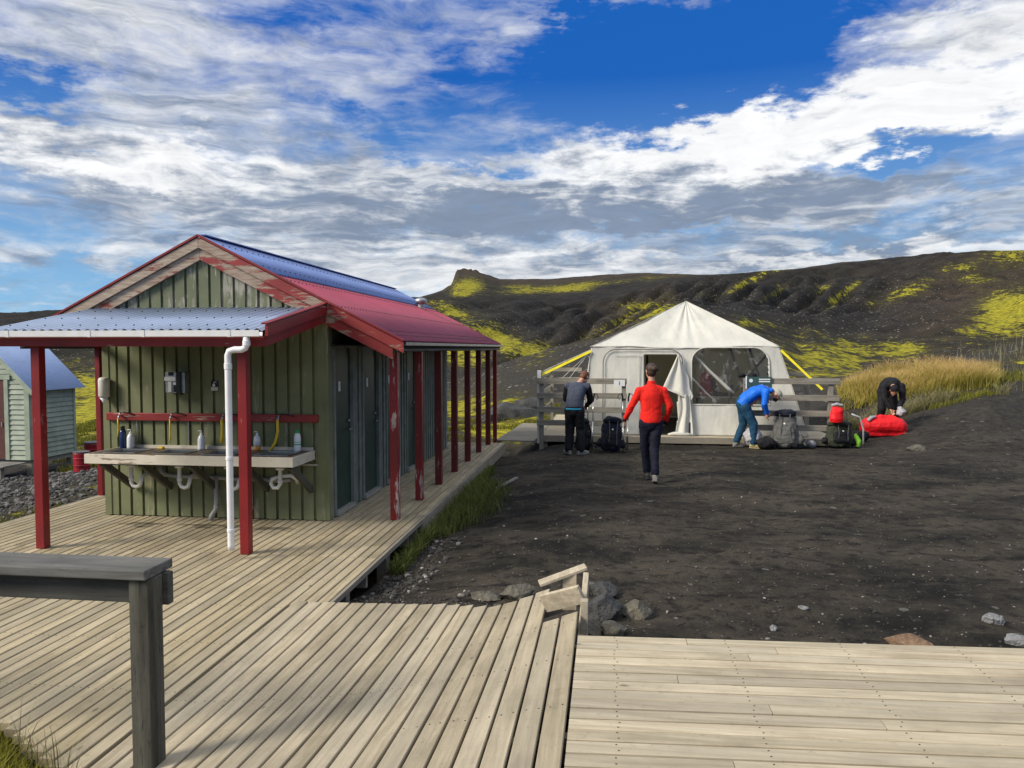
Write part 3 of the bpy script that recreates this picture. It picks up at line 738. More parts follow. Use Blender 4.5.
mb.bar((-.15, 4.20, .27), (9.5, 4.20 + 9.65 * math.tan(ang), .27), .04, .19); mb.box(-.155, -.115, -2.4, 4.18, .17, .365)
for x in (1.2, 2.8, 4.4, 6.0, 7.6): mb.box(x, x + .05, -2.2, 4.2, .2, .365)
joined('landing_deck_edge', mb, 'fascia')
# nails and little marks are in the planks' knots; low boardwalk from the deck to the tent platform
mb = MB()
p0, p1 = Vector((-2.0, 16.5, -.02)), Vector((-1.75, 19.4, .06))
dirw = (p1 - p0).normalized(); nrm = Vector((-dirw.y, dirw.x, 0))
L = (p1 - p0).length; k = 0
while k * .125 < L:
    c = p0 + dirw * (k * .125 + .06) ; mb.bar(c - nrm * .42, c + nrm * .42, .112, .03); k += 1
mb.bar(p0 + nrm * .4 - Vector((0, 0, .05)), p1 + nrm * .4 - Vector((0, 0, .05)), .05, .06); mb.bar(p0 - nrm * .4 - Vector((0, 0, .05)), p1 - nrm * .4 - Vector((0, 0, .05)), .05, .06)
joined('boardwalk', mb, 'grey_x')

# ------------------------------------------------------------------ wash house
YF = 8.5; WX0, WX1 = -5.93, -3.2; RX, RZ = -4.66, 3.27; YB = 16.5; RF = 8.40
EXR, EZR = -2.29, 2.08; EXL, EZL = -7.03, 2.08
house = empty('wash_house', (-4.6, 8.5, 0), 'green batten-clad wash house with red posts, blue and red roof and dark doors', 'wash house')
def sl(x): return RZ - (abs(x - RX)) * (RZ - EZR) / (EXR - RX)   # roof top line
def batten_wall(name, x0, x1, z0, ztop, y, pitch, mat, parent, bw=.055):
    """boards with wide gaps covered by raised boards (board on board), facing -Y"""
    mb = MB(); n = int(round((x1 - x0) / pitch)); pitch = (x1 - x0) / n
    mb.prism([(x0, y, z0), (x1, y, z0)] + [(x, y, ztop(x)) for x in np.linspace(x1, x0, 9)], (0, .05, 0))
    for i in range(n):
        a = x0 + i * pitch + pitch * .12; b = a + pitch * .78; d = .032 + random.uniform(-.002, .002)
        mb.prism([(a, y - d, z0 + random.uniform(0, .004)), (b, y - d, z0), (b, y - d, ztop(b)), (a, y - d, ztop(a))], (0, d - .002, 0))
    return mb.build(name, mat, parent)
wl = lambda x: 2.46
batten_wall('wall', WX0, WX1, .01, lambda x: 2.40, YF, .15, 'green', house)
g = batten_wall('gable', -6.35, -2.95, 2.40, lambda x: max(2.42, sl(x) - .14), YF - .035, .15, 'green_gable', house)
# corner boards
mb = MB(); mb.box(WX1 - .10, WX1 - .012, YF - .042, YF - .0, 0.01, 2.38); mb.build('corner_board', 'green', house)
mb = MB(); mb.box(WX1 - .011, WX1 + .028, YF - .04, YF + .10, .01, 2.40); mb.build('corner_board', 'green', house)
mb = MB(); mb.box(WX0 - .03, WX0 + .05, YF - .04, YF + .1, .01, 2.38); mb.build('corner_board', 'green', house)
# side wall with doors (faces +X)
doors = [(8.70, 9.33), (9.76, 10.42), (10.84, 11.40), (11.98, 12.55)]
mb = MB(); ends = [YF + .1] + [v for d in doors for v in (d[0] - .05, d[1] + .05)] + [15.1]
for a, b in zip(ends[0::2], ends[1::2]):
    mb.box(WX1 - .06, WX1, a, b, .01, 2.36)
    y = a + .03
    while y + .09 < b: mb.box(WX1, WX1 + .024, y, y + .085, .012, 2.34); y += .16
mb.box(WX1 - .06, WX1 - .001, YF + .1, 15.1, 2.06, 2.36)
mb.box(WX0, WX0 + .05, YF + .1, 15.1, .01, 2.36); mb.box(WX0, WX1, 15.1, 15.15, .01, 2.36)
mb.build('side_wall', 'green_trim', house)
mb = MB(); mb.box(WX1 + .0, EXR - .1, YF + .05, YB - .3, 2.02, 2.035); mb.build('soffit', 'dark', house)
for i, (a, b) in enumerate(doors):
    mb = MB(); mb.box(WX1 - .05, WX1 - .015, a, b, .06, 2.0)
    mb.box(WX1 - .015, WX1 - .008, a + .09, b - .09, .18, .85); mb.box(WX1 - .015, WX1 - .008, a + .09, b - .09, 1.0, 1.88)
    d = mb.build('door', 'door_green', house)
    mb = MB(); mb.box(WX1 - .05, WX1 + .03, a - .05, a, .02, 2.05); mb.box(WX1 - .05, WX1 + .03, b, b + .05, .02, 2.05); mb.box(WX1 - .05, WX1 + .028, a, b, 2.0, 2.05)
    f = mb.build('door_frame', 'jamb', house)
    mb = MB(); mb.box(WX1 - .05, WX1 + .05, a, b, .012, .058); mb.build('door_sill', 'sill', house)
    hy = b - .12
    mb = MB(); mb.tube([(WX1 - .01, hy, 1.0), (WX1 + .045, hy, 1.0), (WX1 + .05, hy - .11, 1.0)], .009, 8)
    sub(d, mb.build('handle', 'galv', None, smooth=True))
    mb = MB(); mb.tube([(WX1 - .01, hy, 1.1), (WX1 + .02, hy, 1.1)], .016, 10); sub(d, mb.build('lock', 'galv', None, smooth=True))
    mb = MB(); mb.box(WX1 - .006, WX1 - .002, (a + b) / 2 - .035 - .1, (a + b) / 2 + .035 - .1, 1.48, 1.60)
    sub(d, mb.build('door_sign', 'white', None))
# roof sheets: corrugated
def corrugated(p00, p10, p01, p11, pitch, amp, along_v=True, nrows=2, th=.0):
    """surface between corners; waves run from p0x to p1x i.e. constant u; u goes p00->p10, v goes p00->p01"""
    p00, p10, p01, p11 = map(Vector, (p00, p10, p01, p11)); L = (p10 - p00).length; n = int(L / pitch * 8)
    nr = (p10 - p00).cross(p01 - p00).normalized()
    if nr.z < 0: nr = -nr
    mb = MB(); vs = []
    for j in range(nrows):
        v = j / (nrows - 1)
        for i in range(n + 1):
            u = i / n; p = (p00 * (1 - u) + p10 * u) * (1 - v) + (p01 * (1 - u) + p11 * u) * v
            vs.append(p + nr * (amp * math.sin(u * L / pitch * 2 * math.pi)))
    k = len(vs)
    vs += [p - nr * .003 for p in vs[:]]
    fs = []
    for j in range(nrows - 1):
        for i in range(n):
            a = j * (n + 1) + i; fs.append((a, a + 1, a + n + 2, a + n + 1)); fs.append((k + a, k + a + n + 1, k + a + n + 2, k + a + 1))
    for i in range(n):
        fs.append((i, k + i, k + i + 1, i + 1)); a = (nrows - 1) * (n + 1) + i; fs.append((a, a + 1, k + a + 1, k + a))
    mb.add(vs, fs); return mb, nr
def screws(mb, p00, p10, p01, p11, rows, pitch, nr, off=.02):
    p00, p10, p01, p11 = map(Vector, (p00, p10, p01, p11)); L = (p10 - p00).length
    for v in rows:
        for i in range(int(L / pitch)):
            u = (i + .5) * pitch / L; p = (p00 * (1 - u) + p10 * u) * (1 - v) + (p01 * (1 - u) + p11 * u) * v
            mb.ball(p + nr * off, .009, n=5, m=3)
lo = lambda x, y, dz=0: (x, y, sl(x) + dz)
xb = RX + (EXR - RX) * .36
c1 = (lo(RX, RF), lo(RX, YB), lo(xb + .03, RF), lo(xb + .03, YB))
mbs, nr = corrugated(*[(p[0], p[1], p[2] + .022) for p in c1], .076, .010); mbs.mark('black_m'); screws(mbs, *c1, (.25, .8), .152, nr, .03); r1 = mbs.build('roof_ridge_sheet', 'sheet_blue', house, smooth=True, fix=False)
tag(r1, 'bright blue upper roof strip')
c2 = (lo(xb, RF, .004), lo(xb, YB, .004), lo(EXR, RF, .004), lo(EXR, YB, .004))
mbs, nr2 = corrugated(*c2, .076, .010); mbs.mark('black_m'); screws(mbs, *c2, (.1, .5, .86, .93), .114, nr2, .012); r2 = mbs.build('roof_sheet', 'sheet_red', house, smooth=True, fix=False); tag(r2, 'dark red lower roof sheet')
c3 = (lo(RX, RF), lo(RX, YB), lo(EXL, RF), lo(EXL, YB))
mbs, _ = corrugated(*c3, .076, .010); mbs.build('roof_sheet', 'sheet_blue', house, smooth=True, fix=False)
mb = MB(); mb.bar((RX, RF, RZ + .03), (RX, YB, RZ + .03), .12, .012); mb.build('ridge_cap', 'sheet_blue', house)
# roof body under sheets
mb = MB()
mb.prism([(EXL + .02, RF + .05, EZL - .03), (RX, RF + .05, RZ - .03), (EXR - .02, RF + .05, EZR - .03), (EXR - .02, RF + .05, EZR - .09), (RX, RF + .05, RZ - .11), (EXL + .02, RF + .05, EZL - .09)], (0, YB - RF - .08, 0))
mb.build('roof_deck', 'dark', house)
# barge boards, two layers each side, plus thin red metal edge
def barge(x0, x1, dz, h, y, th, mat):
    mb = MB(); mb.prism([(x0, y, sl(x0) + dz), (x1, y, sl(x1) + dz), (x1, y, sl(x1) + dz - h), (x0, y, sl(x0) + dz - h)], (0, th, 0)); return mb.build('barge_board', mat, house)
barge(RX + .002, EXR + .03, -.005, .115, RF - .05, .03, 'barge'); barge(RX - .002, -6.66, -.005, .115, RF - .05, .03, 'barge_bare')
barge(RX + .002, EXR - .10, -.125, .13, RF - .018, .03, 'barge'); barge(RX - .002, -6.5, -.125, .13, RF - .018, .03, 'barge_bare')
mb = MB()
mb.bar((RX, RF - .04, RZ + .018), (EXR + .03, RF - .04, sl(EXR + .03) + .018), .05, .022, up=(0, 0, 1)); mb.bar((RX, RF - .04, RZ + .018), (EXL - .03, RF - .04, sl(EXL - .03) + .018), .05, .022)
mb.build('verge_trim', 'red', house)
# eaves beam, gutter and column posts
mb = MB(); mb.box(-2.50, -2.41, RF + .05, YB - .15, 2.0 - .045, 2.02 + .0); mb.box(-2.36, -2.325, RF + .02, YB - .05, 1.97, 2.06); mb.build('eaves_beam', 'grey_y', house)
mb = MB(); mb.prism([(-2.31, RF + .02, 2.03), (-2.24, RF + .02, 2.03), (-2.235, RF + .02, 2.065), (-2.245, RF + .02, 2.065), (-2.25, RF + .02, 2.04), (-2.30, RF + .02, 2.04)], (0, YB - RF - .1, 0)); mb.build('gutter', 'galv', house)
for i in range(7):
    y = 8.66 + 1.168 * i; mb = MB(); w = .048
    mb.box(-2.45 - w, -2.45 + w, y - w, y + w, .002, 1.953)
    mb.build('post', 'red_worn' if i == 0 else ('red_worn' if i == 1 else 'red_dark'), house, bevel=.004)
mb = MB(); mb.box(-2.43, -2.35, 16.20, 16.28, -.5, 1.96); mb.build('post', 'red', house, bevel=.004)
for y in (9.62, 12.0, 14.4):
    mb = MB(); mb.box(-6.86, -6.79, y - .035, y + .035, .002, 2.06); mb.build('post', 'red', house, bevel=.004)
mb = MB(); mb.box(-6.87, -6.78, RF + .05, YB - .15, 2.06, 2.10); mb.build('eaves_beam', 'red_y', house)
# vent
vz = sl(-3.69)
mb = MB(); mb.lathe((-3.69, 15.0, vz - .1), [(.07, 0), (.07, .20), (.065, .21)], 14); v = mb.build('roof_vent', 'galv', house, smooth=False)
mb = MB(); mb.lathe((-3.69, 15.0, vz + .09), [(.085, 0), (.12, .02), (.125, .07), (.11, .10), (.04, .125)], 16); sub(v, mb.build('vent_cowl', 'galv', None, smooth=True))
# canopy
CX0, CX1, CY0, CZ0, CZ1 = -6.03, -3.19, 6.84, 2.175, 2.47
cc = ((CX0, CY0, CZ0), (CX1, CY0, CZ0), (CX0, YF - .03, CZ1), (CX1, YF - .03, CZ1))
mbs, nrc = corrugated(*cc, .095, .013); mbs.mark('black_m'); screws(mbs, *cc, (.12, .42, .75), .19, nrc, .015); cs = mbs.build('canopy_sheet', 'sheet_pale', house, smooth=True, fix=False)
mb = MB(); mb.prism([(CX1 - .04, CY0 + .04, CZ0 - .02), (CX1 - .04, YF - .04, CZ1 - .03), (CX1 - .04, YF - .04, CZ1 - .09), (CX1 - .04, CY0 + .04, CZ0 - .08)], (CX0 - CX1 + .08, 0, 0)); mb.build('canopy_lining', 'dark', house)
def cb(dx, dz, h, y0, th):
    k = (CZ1 - CZ0) / (YF - CY0); mb = MB(); a, b = y0, YF - .06
    za = CZ0 + (a - CY0) * k + dz; zb = CZ0 + (b - CY0) * k + dz
    mb.prism([(CX1 + dx, a, za), (CX1 + dx, b, zb), (CX1 + dx, b, zb - h), (CX1 + dx, a, za - h)], (th, 0, 0)); return mb.build('canopy_barge_board', 'red_y', house)
cb(.028, .045, .105, CY0 - .02, .028); cb(0, -.055, .105, CY0 + .02, .028)
mb = MB(); mb.bar((CX1 + .03, CY0 - .03, CZ0 + .052), (CX1 + .03, YF - .07, CZ1 + .052), .07, .012); mb.build('canopy_trim', 'red', house)
mb = MB(); mb.box(CX0 + .02, CX1 - .0, CY0 + .03, CY0 + .08, 2.015, 2.105); mb.build('canopy_beam', 'red_x', house, bevel=.004)
mb = MB(); mb.box(CX0 - .01, CX0 + .017, CY0 + .0, YF - .06, 2.02, 2.14); mb.build('canopy_barge_board', 'red_y', house)
mb = MB()
gp = [(CY0 - .09, 2.165), (CY0 - .085, 2.108), (CY0 - .01, 2.105), (CY0 - .005, 2.150), (CY0 - .012, 2.150), (CY0 - .017, 2.114), (CY0 - .078, 2.116), (CY0 - .082, 2.165)]
mb.prism([(CX0 - .12, a, b) for a, b in gp], (CX1 - CX0 + .12, 0, 0))
for x in (-5.75, -4.9, -4.35, -3.5): mb.prism([(x, a - (.004 if i in (0, 1) else 0), b - (.004 if i in (1, 2) else -.003)) for i, (a, b) in enumerate([(CY0 - .09, 2.165), (CY0 - .085, 2.108), (CY0 - .01, 2.105), (CY0 - .01, 2.112), (CY0 - .08, 2.114), (CY0 - .086, 2.165)])], (.03, 0, 0))
mb.build('gutter', 'white_pl', house)
mb = MB(); y = CY0 - .05
path = [(-3.33, y, 2.11), (-3.33, y, 2.03), (-3.345, y, 2.0), (-3.38, y, 1.985), (-3.45, y, 1.985), (-3.50, y, 1.97), (-3.515, y, 1.93), (-3.515, y, 1.85), (-3.515, y, .15), (-3.515, y, .10)]
mb.tube([(a + .0, b, c) for a, b, c in path], .031, 14); dp = mb.build('downpipe', 'white_pl', house, smooth=True)
mb = MB()
for z0, z1 in ((2.02, 2.07), (1.80, 1.86), (.95, .985), (.27, .30)):
    x = -3.33 if z0 > 2 else -3.515; mb = MB(); mb.lathe((x, y, z0), [(.031, 0), (.036, .004), (.036, z1 - z0 - .004), (.031, z1 - z0)], 16)
    sub(dp, mb.build('pipe_collar', 'white_pl', None))
for x, yy in ((-3.50 + .02, 7.03), (-5.60, 6.98)):
    mb = MB(); mb.box(x - .046, x + .046, yy - .045, yy + .045, .002, 2.02); mb.build('canopy_post', 'red', house, bevel=.005)

# ------------------------------------------------------------------ wash counter
CZ, CF = .82, 7.86
cnt = empty('wash_counter', (-4.55, 8.4, 0), 'long wall-hung washing counter with four steel sinks, peeling pale edge and white waste pipes', 'wash counter')
CA, CB = -5.74, -3.36
sx = [-5.45, -4.86, -4.27, -3.66]; sw, s0, s1 = .21, 7.98, 8.33
mb = MB(); xs = [CA] + [v for x in sx for v in (x - sw, x + sw)] + [CB]
mb.box(CA, CB, CF, s0, CZ - .035, CZ); mb.box(CA, CB, s1, YF - .03, CZ - .035, CZ)
for a, b in zip(xs[0::2], xs[1::2]): mb.box(a, b, s0, s1, CZ - .0351, CZ - .0004)
mb.build('counter_top', 'counter', cnt)
mb = MB(); mb.box(CA - .02, CB + .02, CF - .028, CF - .002, CZ - .10, CZ + .006); mb.box(CB, CB + .024, CF - .0, YF - .04, CZ - .10, CZ + .005); mb.box(CA - .02, CA - .002, CF, YF - .04, CZ - .10, CZ + .005)
mb.build('counter_edge', 'counter_f', cnt, bevel=.003)
mb = MB(); mb.box(CA, CB, YF - .055, YF - .03, CZ, CZ + .035); mb.build('backsplash', 'counter_f', cnt)
def tray(mb, x, w, y0, y1, z, dep):
    t = .006; rim = .02
    # rim
    mb.box(x - w - rim, x + w + rim, y0 - rim, y0, z, z + .005); mb.box(x - w - rim, x + w + rim, y1, y1 + rim, z, z + .005); mb.box(x - w - rim, x - w, y0, y1, z, z + .005); mb.box(x + w, x + w + rim, y0, y1, z, z + .005)
    mb.box(x - w, x + w, y0, y1, z - dep, z - dep + t); mb.box(x - w, x - w + t, y0, y1, z - dep, z); mb.box(x + w - t, x + w, y0, y1, z - dep, z); mb.box(x - w, x + w, y0, y0 + t, z - dep, z); mb.box(x - w, x + w, y1 - t, y1, z - dep, z)
for i, x in enumerate(sx):
    mb = MB(); tray(mb, x, sw - .03, s0 + .02, s1 - .02, CZ + .002, .14); s = mb.build('sink', 'steel', cnt)
    mb = MB(); xx = x + .03; yy = 8.16
    if i < 3: tr = [(xx, yy, CZ - .138), (xx, yy, CZ - .30), (xx, yy, CZ - .36), (xx + .02, yy, CZ - .395), (xx + .06, yy, CZ - .41), (xx + .10, yy, CZ - .395), (xx + .115, yy, CZ - .36), (xx + .115, yy + .02, CZ - .31), (xx + .115, yy + .1, CZ - .28), (xx + .115, 8.42, CZ - .28)]
    else: tr = [(xx, yy, CZ - .138), (xx, yy, CZ - .26), (xx, yy, CZ - .34), (xx - .03, yy, CZ - .385), (xx - .08, yy, CZ - .385), (xx - .11, yy, CZ - .34), (xx - .10, yy, CZ - .29), (xx - .02, yy + .05, CZ - .26), (xx + .08, yy + .1, CZ - .26), (xx + .14, yy + .12, CZ - .3), (xx + .12, yy + .2, CZ - .36)]
    mb.tube(tr, .022, 10); mb.lathe((xx, yy, CZ - .18), [(.045, 0), (.05, .01), (.05, .04)], 12); mb.lathe((xx, yy, CZ - .33), [(.028, 0), (.03, .004), (.03, .03), (.028, .034)], 12)
    sub(s, mb.build('drain_trap', 'pipe_w', None, smooth=True))
mb = MB(); zp = .50
mb.tube([(-5.22, 8.42, .6), (-5.20, 8.42, .54), (-5.15, 8.42, zp + .01), (-5.05, 8.42, zp), (-3.75, 8.42, zp - .03), (-3.62, 8.42, zp - .02)], .024, 10)
mb.build('waste_pipe', 'pipe_g', cnt, smooth=True)
for xa in (-4.52, -4.10):
    mb = MB(); mb.tube([(xa, 8.40, zp), (xa, 8.40, .2), (xa - .005, 8.39, .12), (xa - .04, 8.36, .055), (xa - .05, 8.35, .006)], .027, 10); mb.lathe((xa, 8.4, .13), [(.027, 0), (.033, .005), (.033, .03), (.027, .035)], 12); mb.build('drop_pipe', 'pipe_g', cnt, smooth=True)
mb = MB(); mb.box(-5.2, -3.3, YF - .05, YF - .026, .645, .665); mb.build('pipe_rail', 'galv', cnt)
for x in (-5.60, -5.13, -4.56, -3.93, -3.40):
    mb = MB(); mb.bar((x + .0, CF + .05, CZ - .10), (x + .02, YF - .05, .36), .045, .07); mb.build('brace', 'brace', cnt)

rail = empty('tap_rail', (-4.65, 8.44, 1.19), 'red painted board with four taps across the green wall above the sinks', 'tap rail')
mb = MB(); mb.box(-5.90, -3.29, YF - .075, YF - .028, 1.145, 1.235); mb.build('rail_board', 'red_x', rail, bevel=.006)
hose_len = [.22, .27, .27, .36]
for i, x in enumerate((-5.70, -5.05, -4.41, -3.74)):
    mb = MB(); y = YF - .12
    mb.tube([(x, YF - .06, 1.20), (x, y, 1.205), (x - .005, y - .02, 1.17)], .012, 8); mb.tube([(x, y + .01, 1.2), (x, y + .01, 1.235)], .009, 8)
    t = mb.build('tap', 'galv', rail, smooth=True)
    mb = MB(); mb.tube([(x, y + .01, 1.235), (x + .05, y - .0, 1.245), (x + .13, y + .03, 1.23), (x + .19, y + .06, 1.20)], .008, 6); sub(t, mb.build('tap_lever', 'black_m', None, smooth=True))
    Lh = hose_len[i]; bend = -.10 if i == 3 else -.012
    mb = MB(); r_ = .017 if i > 1 else .009
    mb.tube([(x - .005, y - .02, 1.175), (x, y - .022, 1.175 - Lh * .35), (x + bend * .3, y - .02, 1.175 - Lh * .7), (x + bend, y - .02, 1.175 - Lh)], r_, 8); sub(t, mb.build('hose', 'yellow', None, smooth=True))
    if i < 2:
        mb = MB(); mb.tube([(x + .17, YF - .045, 1.14), (x + .17, YF - .045, .95), (x + .17, YF - .045, .90)], .006, 6); mb.build('supply_pipe', 'galv', rail)
# things on the wall and counter
def put(name, mb, mat, loc, label, cat, group=None, smooth=False):
    e = empty(name, loc, label, cat, group); return e
dsp = empty('soap_dispenser', (-5.96, 8.44, 1.42), 'cream plastic cylinder dispenser at the left edge of the green wall', 'dispenser')
mb = MB(); mb.lathe((-5.90, 8.40, 1.42), [(.055, .0), (.062, .02), (.062, .20), (.055, .225), (.03, .235)], 20); mb.build('casing', 'disp', dsp, smooth=True)
mb = MB(); mb.lathe((-5.90, 8.40, 1.355), [(.018, 0), (.024, .02), (.05, .06)], 16); mb.build('nozzle', 'white', dsp, smooth=True)
bx = empty('coin_box', (-4.98, 8.44, 1.5), 'grey metal box fixed on the green wall above the tap rail', 'metal box')
mb = MB(); mb.box(-5.10, -4.86, 8.36, 8.474, 1.48, 1.72); mb.build('case', 'galv', bx, bevel=.006)
mb = MB(); mb.box(-5.105, -4.965, 8.345, 8.36, 1.62, 1.665); mb.box(-5.06, -5.02, 8.345, 8.36, 1.49, 1.61); mb.box(-5.0, -4.965, 8.35, 8.36, 1.575, 1.60); mb.build('front_plate', 'white', bx)
mb = MB(); mb.box(-4.955, -4.90, 8.335, 8.36, 1.475, 1.725); mb.box(-5.06, -5.0, 8.35, 8.3599, 1.68, 1.72); mb.build('hinged_cover', M['black_m'], bx, bevel=.004)
mb = MB(); mb.box(-4.995, -4.965, 8.35, 8.36, 1.49, 1.57); mb.lathe((-4.93, 8.40, 1.455), [(.02, 0), (.02, .025)], 10); mb.build('coin_slot', 'black_m', bx)
sg = empty('tap_sign', (-4.55, 8.46, 1.5), 'small sign with a white tap symbol on the wall left of the downpipe', 'sign')
mb = MB(); mb.box(-4.595, -4.505, 8.464, 8.472, 1.50, 1.62); mb.build('sign_board', 'black_m', sg)
mb = MB(); mb.box(-4.592, -4.508, 8.459, 8.4635, 1.503, 1.545); mb.build('text_panel', 'disp', sg)
mb = MB(); mb.lathe((-4.56, 8.4612, 1.565), [(.017, 0), (.017, .002)], 14, 'Y'); mb.tube([(-4.56, 8.461, 1.57), (-4.555, 8.461, 1.60), (-4.54, 8.461, 1.608), (-4.528, 8.461, 1.595)], .0045, 6); mb.build('tap_symbol', 'white', sg)
def bottle(x, y, kind, label):
    e = empty('soap_bottle' if kind != 'flask' else 'flask', (x, y, CZ), label, 'bottle' if kind != 'flask' else 'flask'); z = CZ + .003
    if kind == 'flask':
        mb = MB(); mb.lathe((x, y, z), [(.036, 0), (.038, .01), (.038, .19), (.03, .21), (.022, .215)], 18); mb.build('bottle_body', 'bottle_b', e, smooth=True)
        mb = MB(); mb.lathe((x, y, z + .215), [(.024, 0), (.024, .04), (.02, .045)], 14); mb.build('cap', 'black_m', e)
    elif kind == 'pump':
        mb = MB(); mb.lathe((x, y, z), [(.038, 0), (.042, .01), (.042, .12), (.03, .155), (.016, .17)], 18); mb.build('bottle_body', 'bottle_w', e, smooth=True)
        mb = MB(); mb.lathe((x, y, z + .17), [(.016, 0), (.016, .02), (.005, .022), (.005, .05)], 12); mb.tube([(x, y, z + .218), (x - .035, y - .01, z + .215)], .006, 8); mb.build('pump', 'white', e)
    elif kind == 'amber':
        mb = MB(); mb.lathe((x, y, z), [(.036, 0), (.040, .01), (.040, .05)], 18); mb.build('soap', 'amber', e, smooth=True)
        mb = MB(); mb.lathe((x, y, z + .0505), [(.040, 0), (.040, .07), (.03, .11), (.014, .125)], 18); mb.build('bottle_body', 'bottle_w', e, smooth=True)
        mb = MB(); mb.lathe((x, y, z + .176), [(.014, 0), (.014, .02), (.005, .022), (.005, .045)], 12); mb.tube([(x, y, z + .218), (x - .03, y - .01, z + .215)], .006, 8); mb.build('pump', 'white', e)
    else:
        mb = MB(); mb.lathe((x, y, z), [(.036, 0), (.040, .01), (.040, .16), (.028, .20), (.018, .205)], 18); mb.build('bottle_body', 'white', e, smooth=True)
        mb = MB(); mb.lathe((x, y, z + .205), [(.022, 0), (.02, .03)], 12); mb.build('cap', 'cap_g', e)
        mb = MB(); mb.lathe((x, y, z + .07), [(.0405, 0), (.0405, .012)], 18); mb.lathe((x, y, z + .1), [(.0405, 0), (.0405, .006)], 18); mb.build('printed_band', 'cap_g', e)
    return e
bottle(-5.66, 8.38, 'flask', 'dark blue flask on the left end of the counter')
bottle(-5.57, 8.39, 'pump', 'white pump bottle beside the dark blue flask')
bottle(-4.68, 8.38, 'pump', 'white pump bottle standing between the second and third sinks')
bottle(-4.0, 8.38, 'amber', 'pump bottle with amber soap just right of the red canopy post')
bottle(-3.52, 8.39, 'cap', 'white bottle with a green cap at the right end of the counter')
sp_ = MB(); sp_.box(-5.22, -5.16, 8.37, 8.42, CZ + .002, CZ + .025); tag(sp_.build('sponge', 'yellow', None, bevel=.005), 'small yellow sponge on the counter between the first two sinks', 'sponge')

# ------------------------------------------------------------------ foreground handrail
hr = empty('handrail', (-2.15, 3.3, -.1), 'grey weathered wooden handrail with a dark knotty end post in the foreground', 'handrail')
mb = MB(); mb.box(-6.2, -2.055, 3.175, 3.40, .955, 1.0); mb.build('top_rail', 'rail_top', hr, bevel=.006)
mb = MB(); mb.box(-6.2, -2.155, 3.255, 3.30, .825, .953); mb.build('side_rail', 'rail_dark', hr, bevel=.005)
mb = MB(); mb.box(-2.153, -2.055, 3.20, 3.312, -.25, .953); mb.build('post', 'post_dark', hr, bevel=.006)
mb = MB(); mb.box(-2.20, -2.03, 3.315, 3.36, .80, .952); mb.build('end_block', 'rail_dark', hr, bevel=.004)
mb = MB(); mb.box(-4.75, -4.65, 3.305, 3.40, -.25, .953); mb.build('post', 'post_dark', hr, bevel=.006)

# ------------------------------------------------------------------ upturned broken frame at the ramp's end
fr = empty('broken_plank_frame', (-.25, 4.75, 0), 'broken frame of short pale planks sticking up at the end of the ramp', 'plank frame')
mb = MB(); mb.bar((-.155, 4.62, .20), (-.13, 4.98, .50), .035, .13, up=(0, -.5, 1)); mb.build('plank', 'loose', fr, bevel=.003)
mb = MB(); mb.bar((-.40, 4.86, .36), (-.15, 4.74, .47), .03, .12, up=(0, -.3, 1)); mb.build('plank', 'loose', fr, bevel=.003)
mb = MB(); mb.bar((-.44, 4.98, .45), (-.135, 5.05, .555), .10, .02); mb.build('plank', 'loose', fr, bevel=.003)
mb = MB(); mb.bar((-.24, 5.0, .28), (-.24, 5.0, .52), .09, .03, up=(0, 1, 0)); mb.build('plank', 'loose', fr, bevel=.003)
mb = MB(); mb.box(-.155, -.11, 4.60, 4.66, .15, .47); mb.build('plank', 'loose', fr, bevel=.003)

# ------------------------------------------------------------------ rocks
def rock(name, loc, r, sq, seed, mat, label, cat='rock', group=None):
    rr = random.Random(seed); bm = bmesh.new(); bmesh.ops.create_icosphere(bm, subdivisions=4, radius=1)
    pl = [(Vector((rr.gauss(0, 1), rr.gauss(0, 1), rr.gauss(0, 1))).normalized(), rr.uniform(.50, .85)) for _ in range(16)]
    for v in bm.verts:
        for n_, d_ in pl:
            k = v.co.dot(n_)
            if k > d_: v.co -= n_ * (k - d_) * .93
    P = np.array([v.co for v in bm.verts]); n1 = fbm(P[:, 0] * 2.3 + seed, P[:, 1] * 2.3 + P[:, 2] * 1.7, 4, seed)
    rot = Matrix.Rotation(rr.uniform(0, 6.28), 3, 'Z')
    for v, a in zip(bm.verts, n1):
        v.co *= 1 + a * .30; v.co = rot @ v.co
        v.co = Vector((v.co.x * sq[0], v.co.y * sq[1], v.co.z * sq[2])) * r
    me = bpy.data.meshes.new(name); bm.to_mesh(me); bm.free(); me.materials.append(M[mat])
    o = bpy.data.objects.new(name, me); S.collection.objects.link(o); o.location = loc
    tag(o, label, cat, group); return o
def G(px, py, z=0.0):
    # the spot on level z seen there
    y = -(py - 384) / FPX; fz = y * math.cos(PITCH) - math.sin(PITCH); fw = math.cos(PITCH) + y * math.sin(PITCH); x = (px - 512) / FPX
    t = (z - 2) / fz; return Vector(((x * math.cos(YAW) - fw * math.sin(YAW)) * t, (x * math.sin(YAW) + fw * math.cos(YAW)) * t, z))
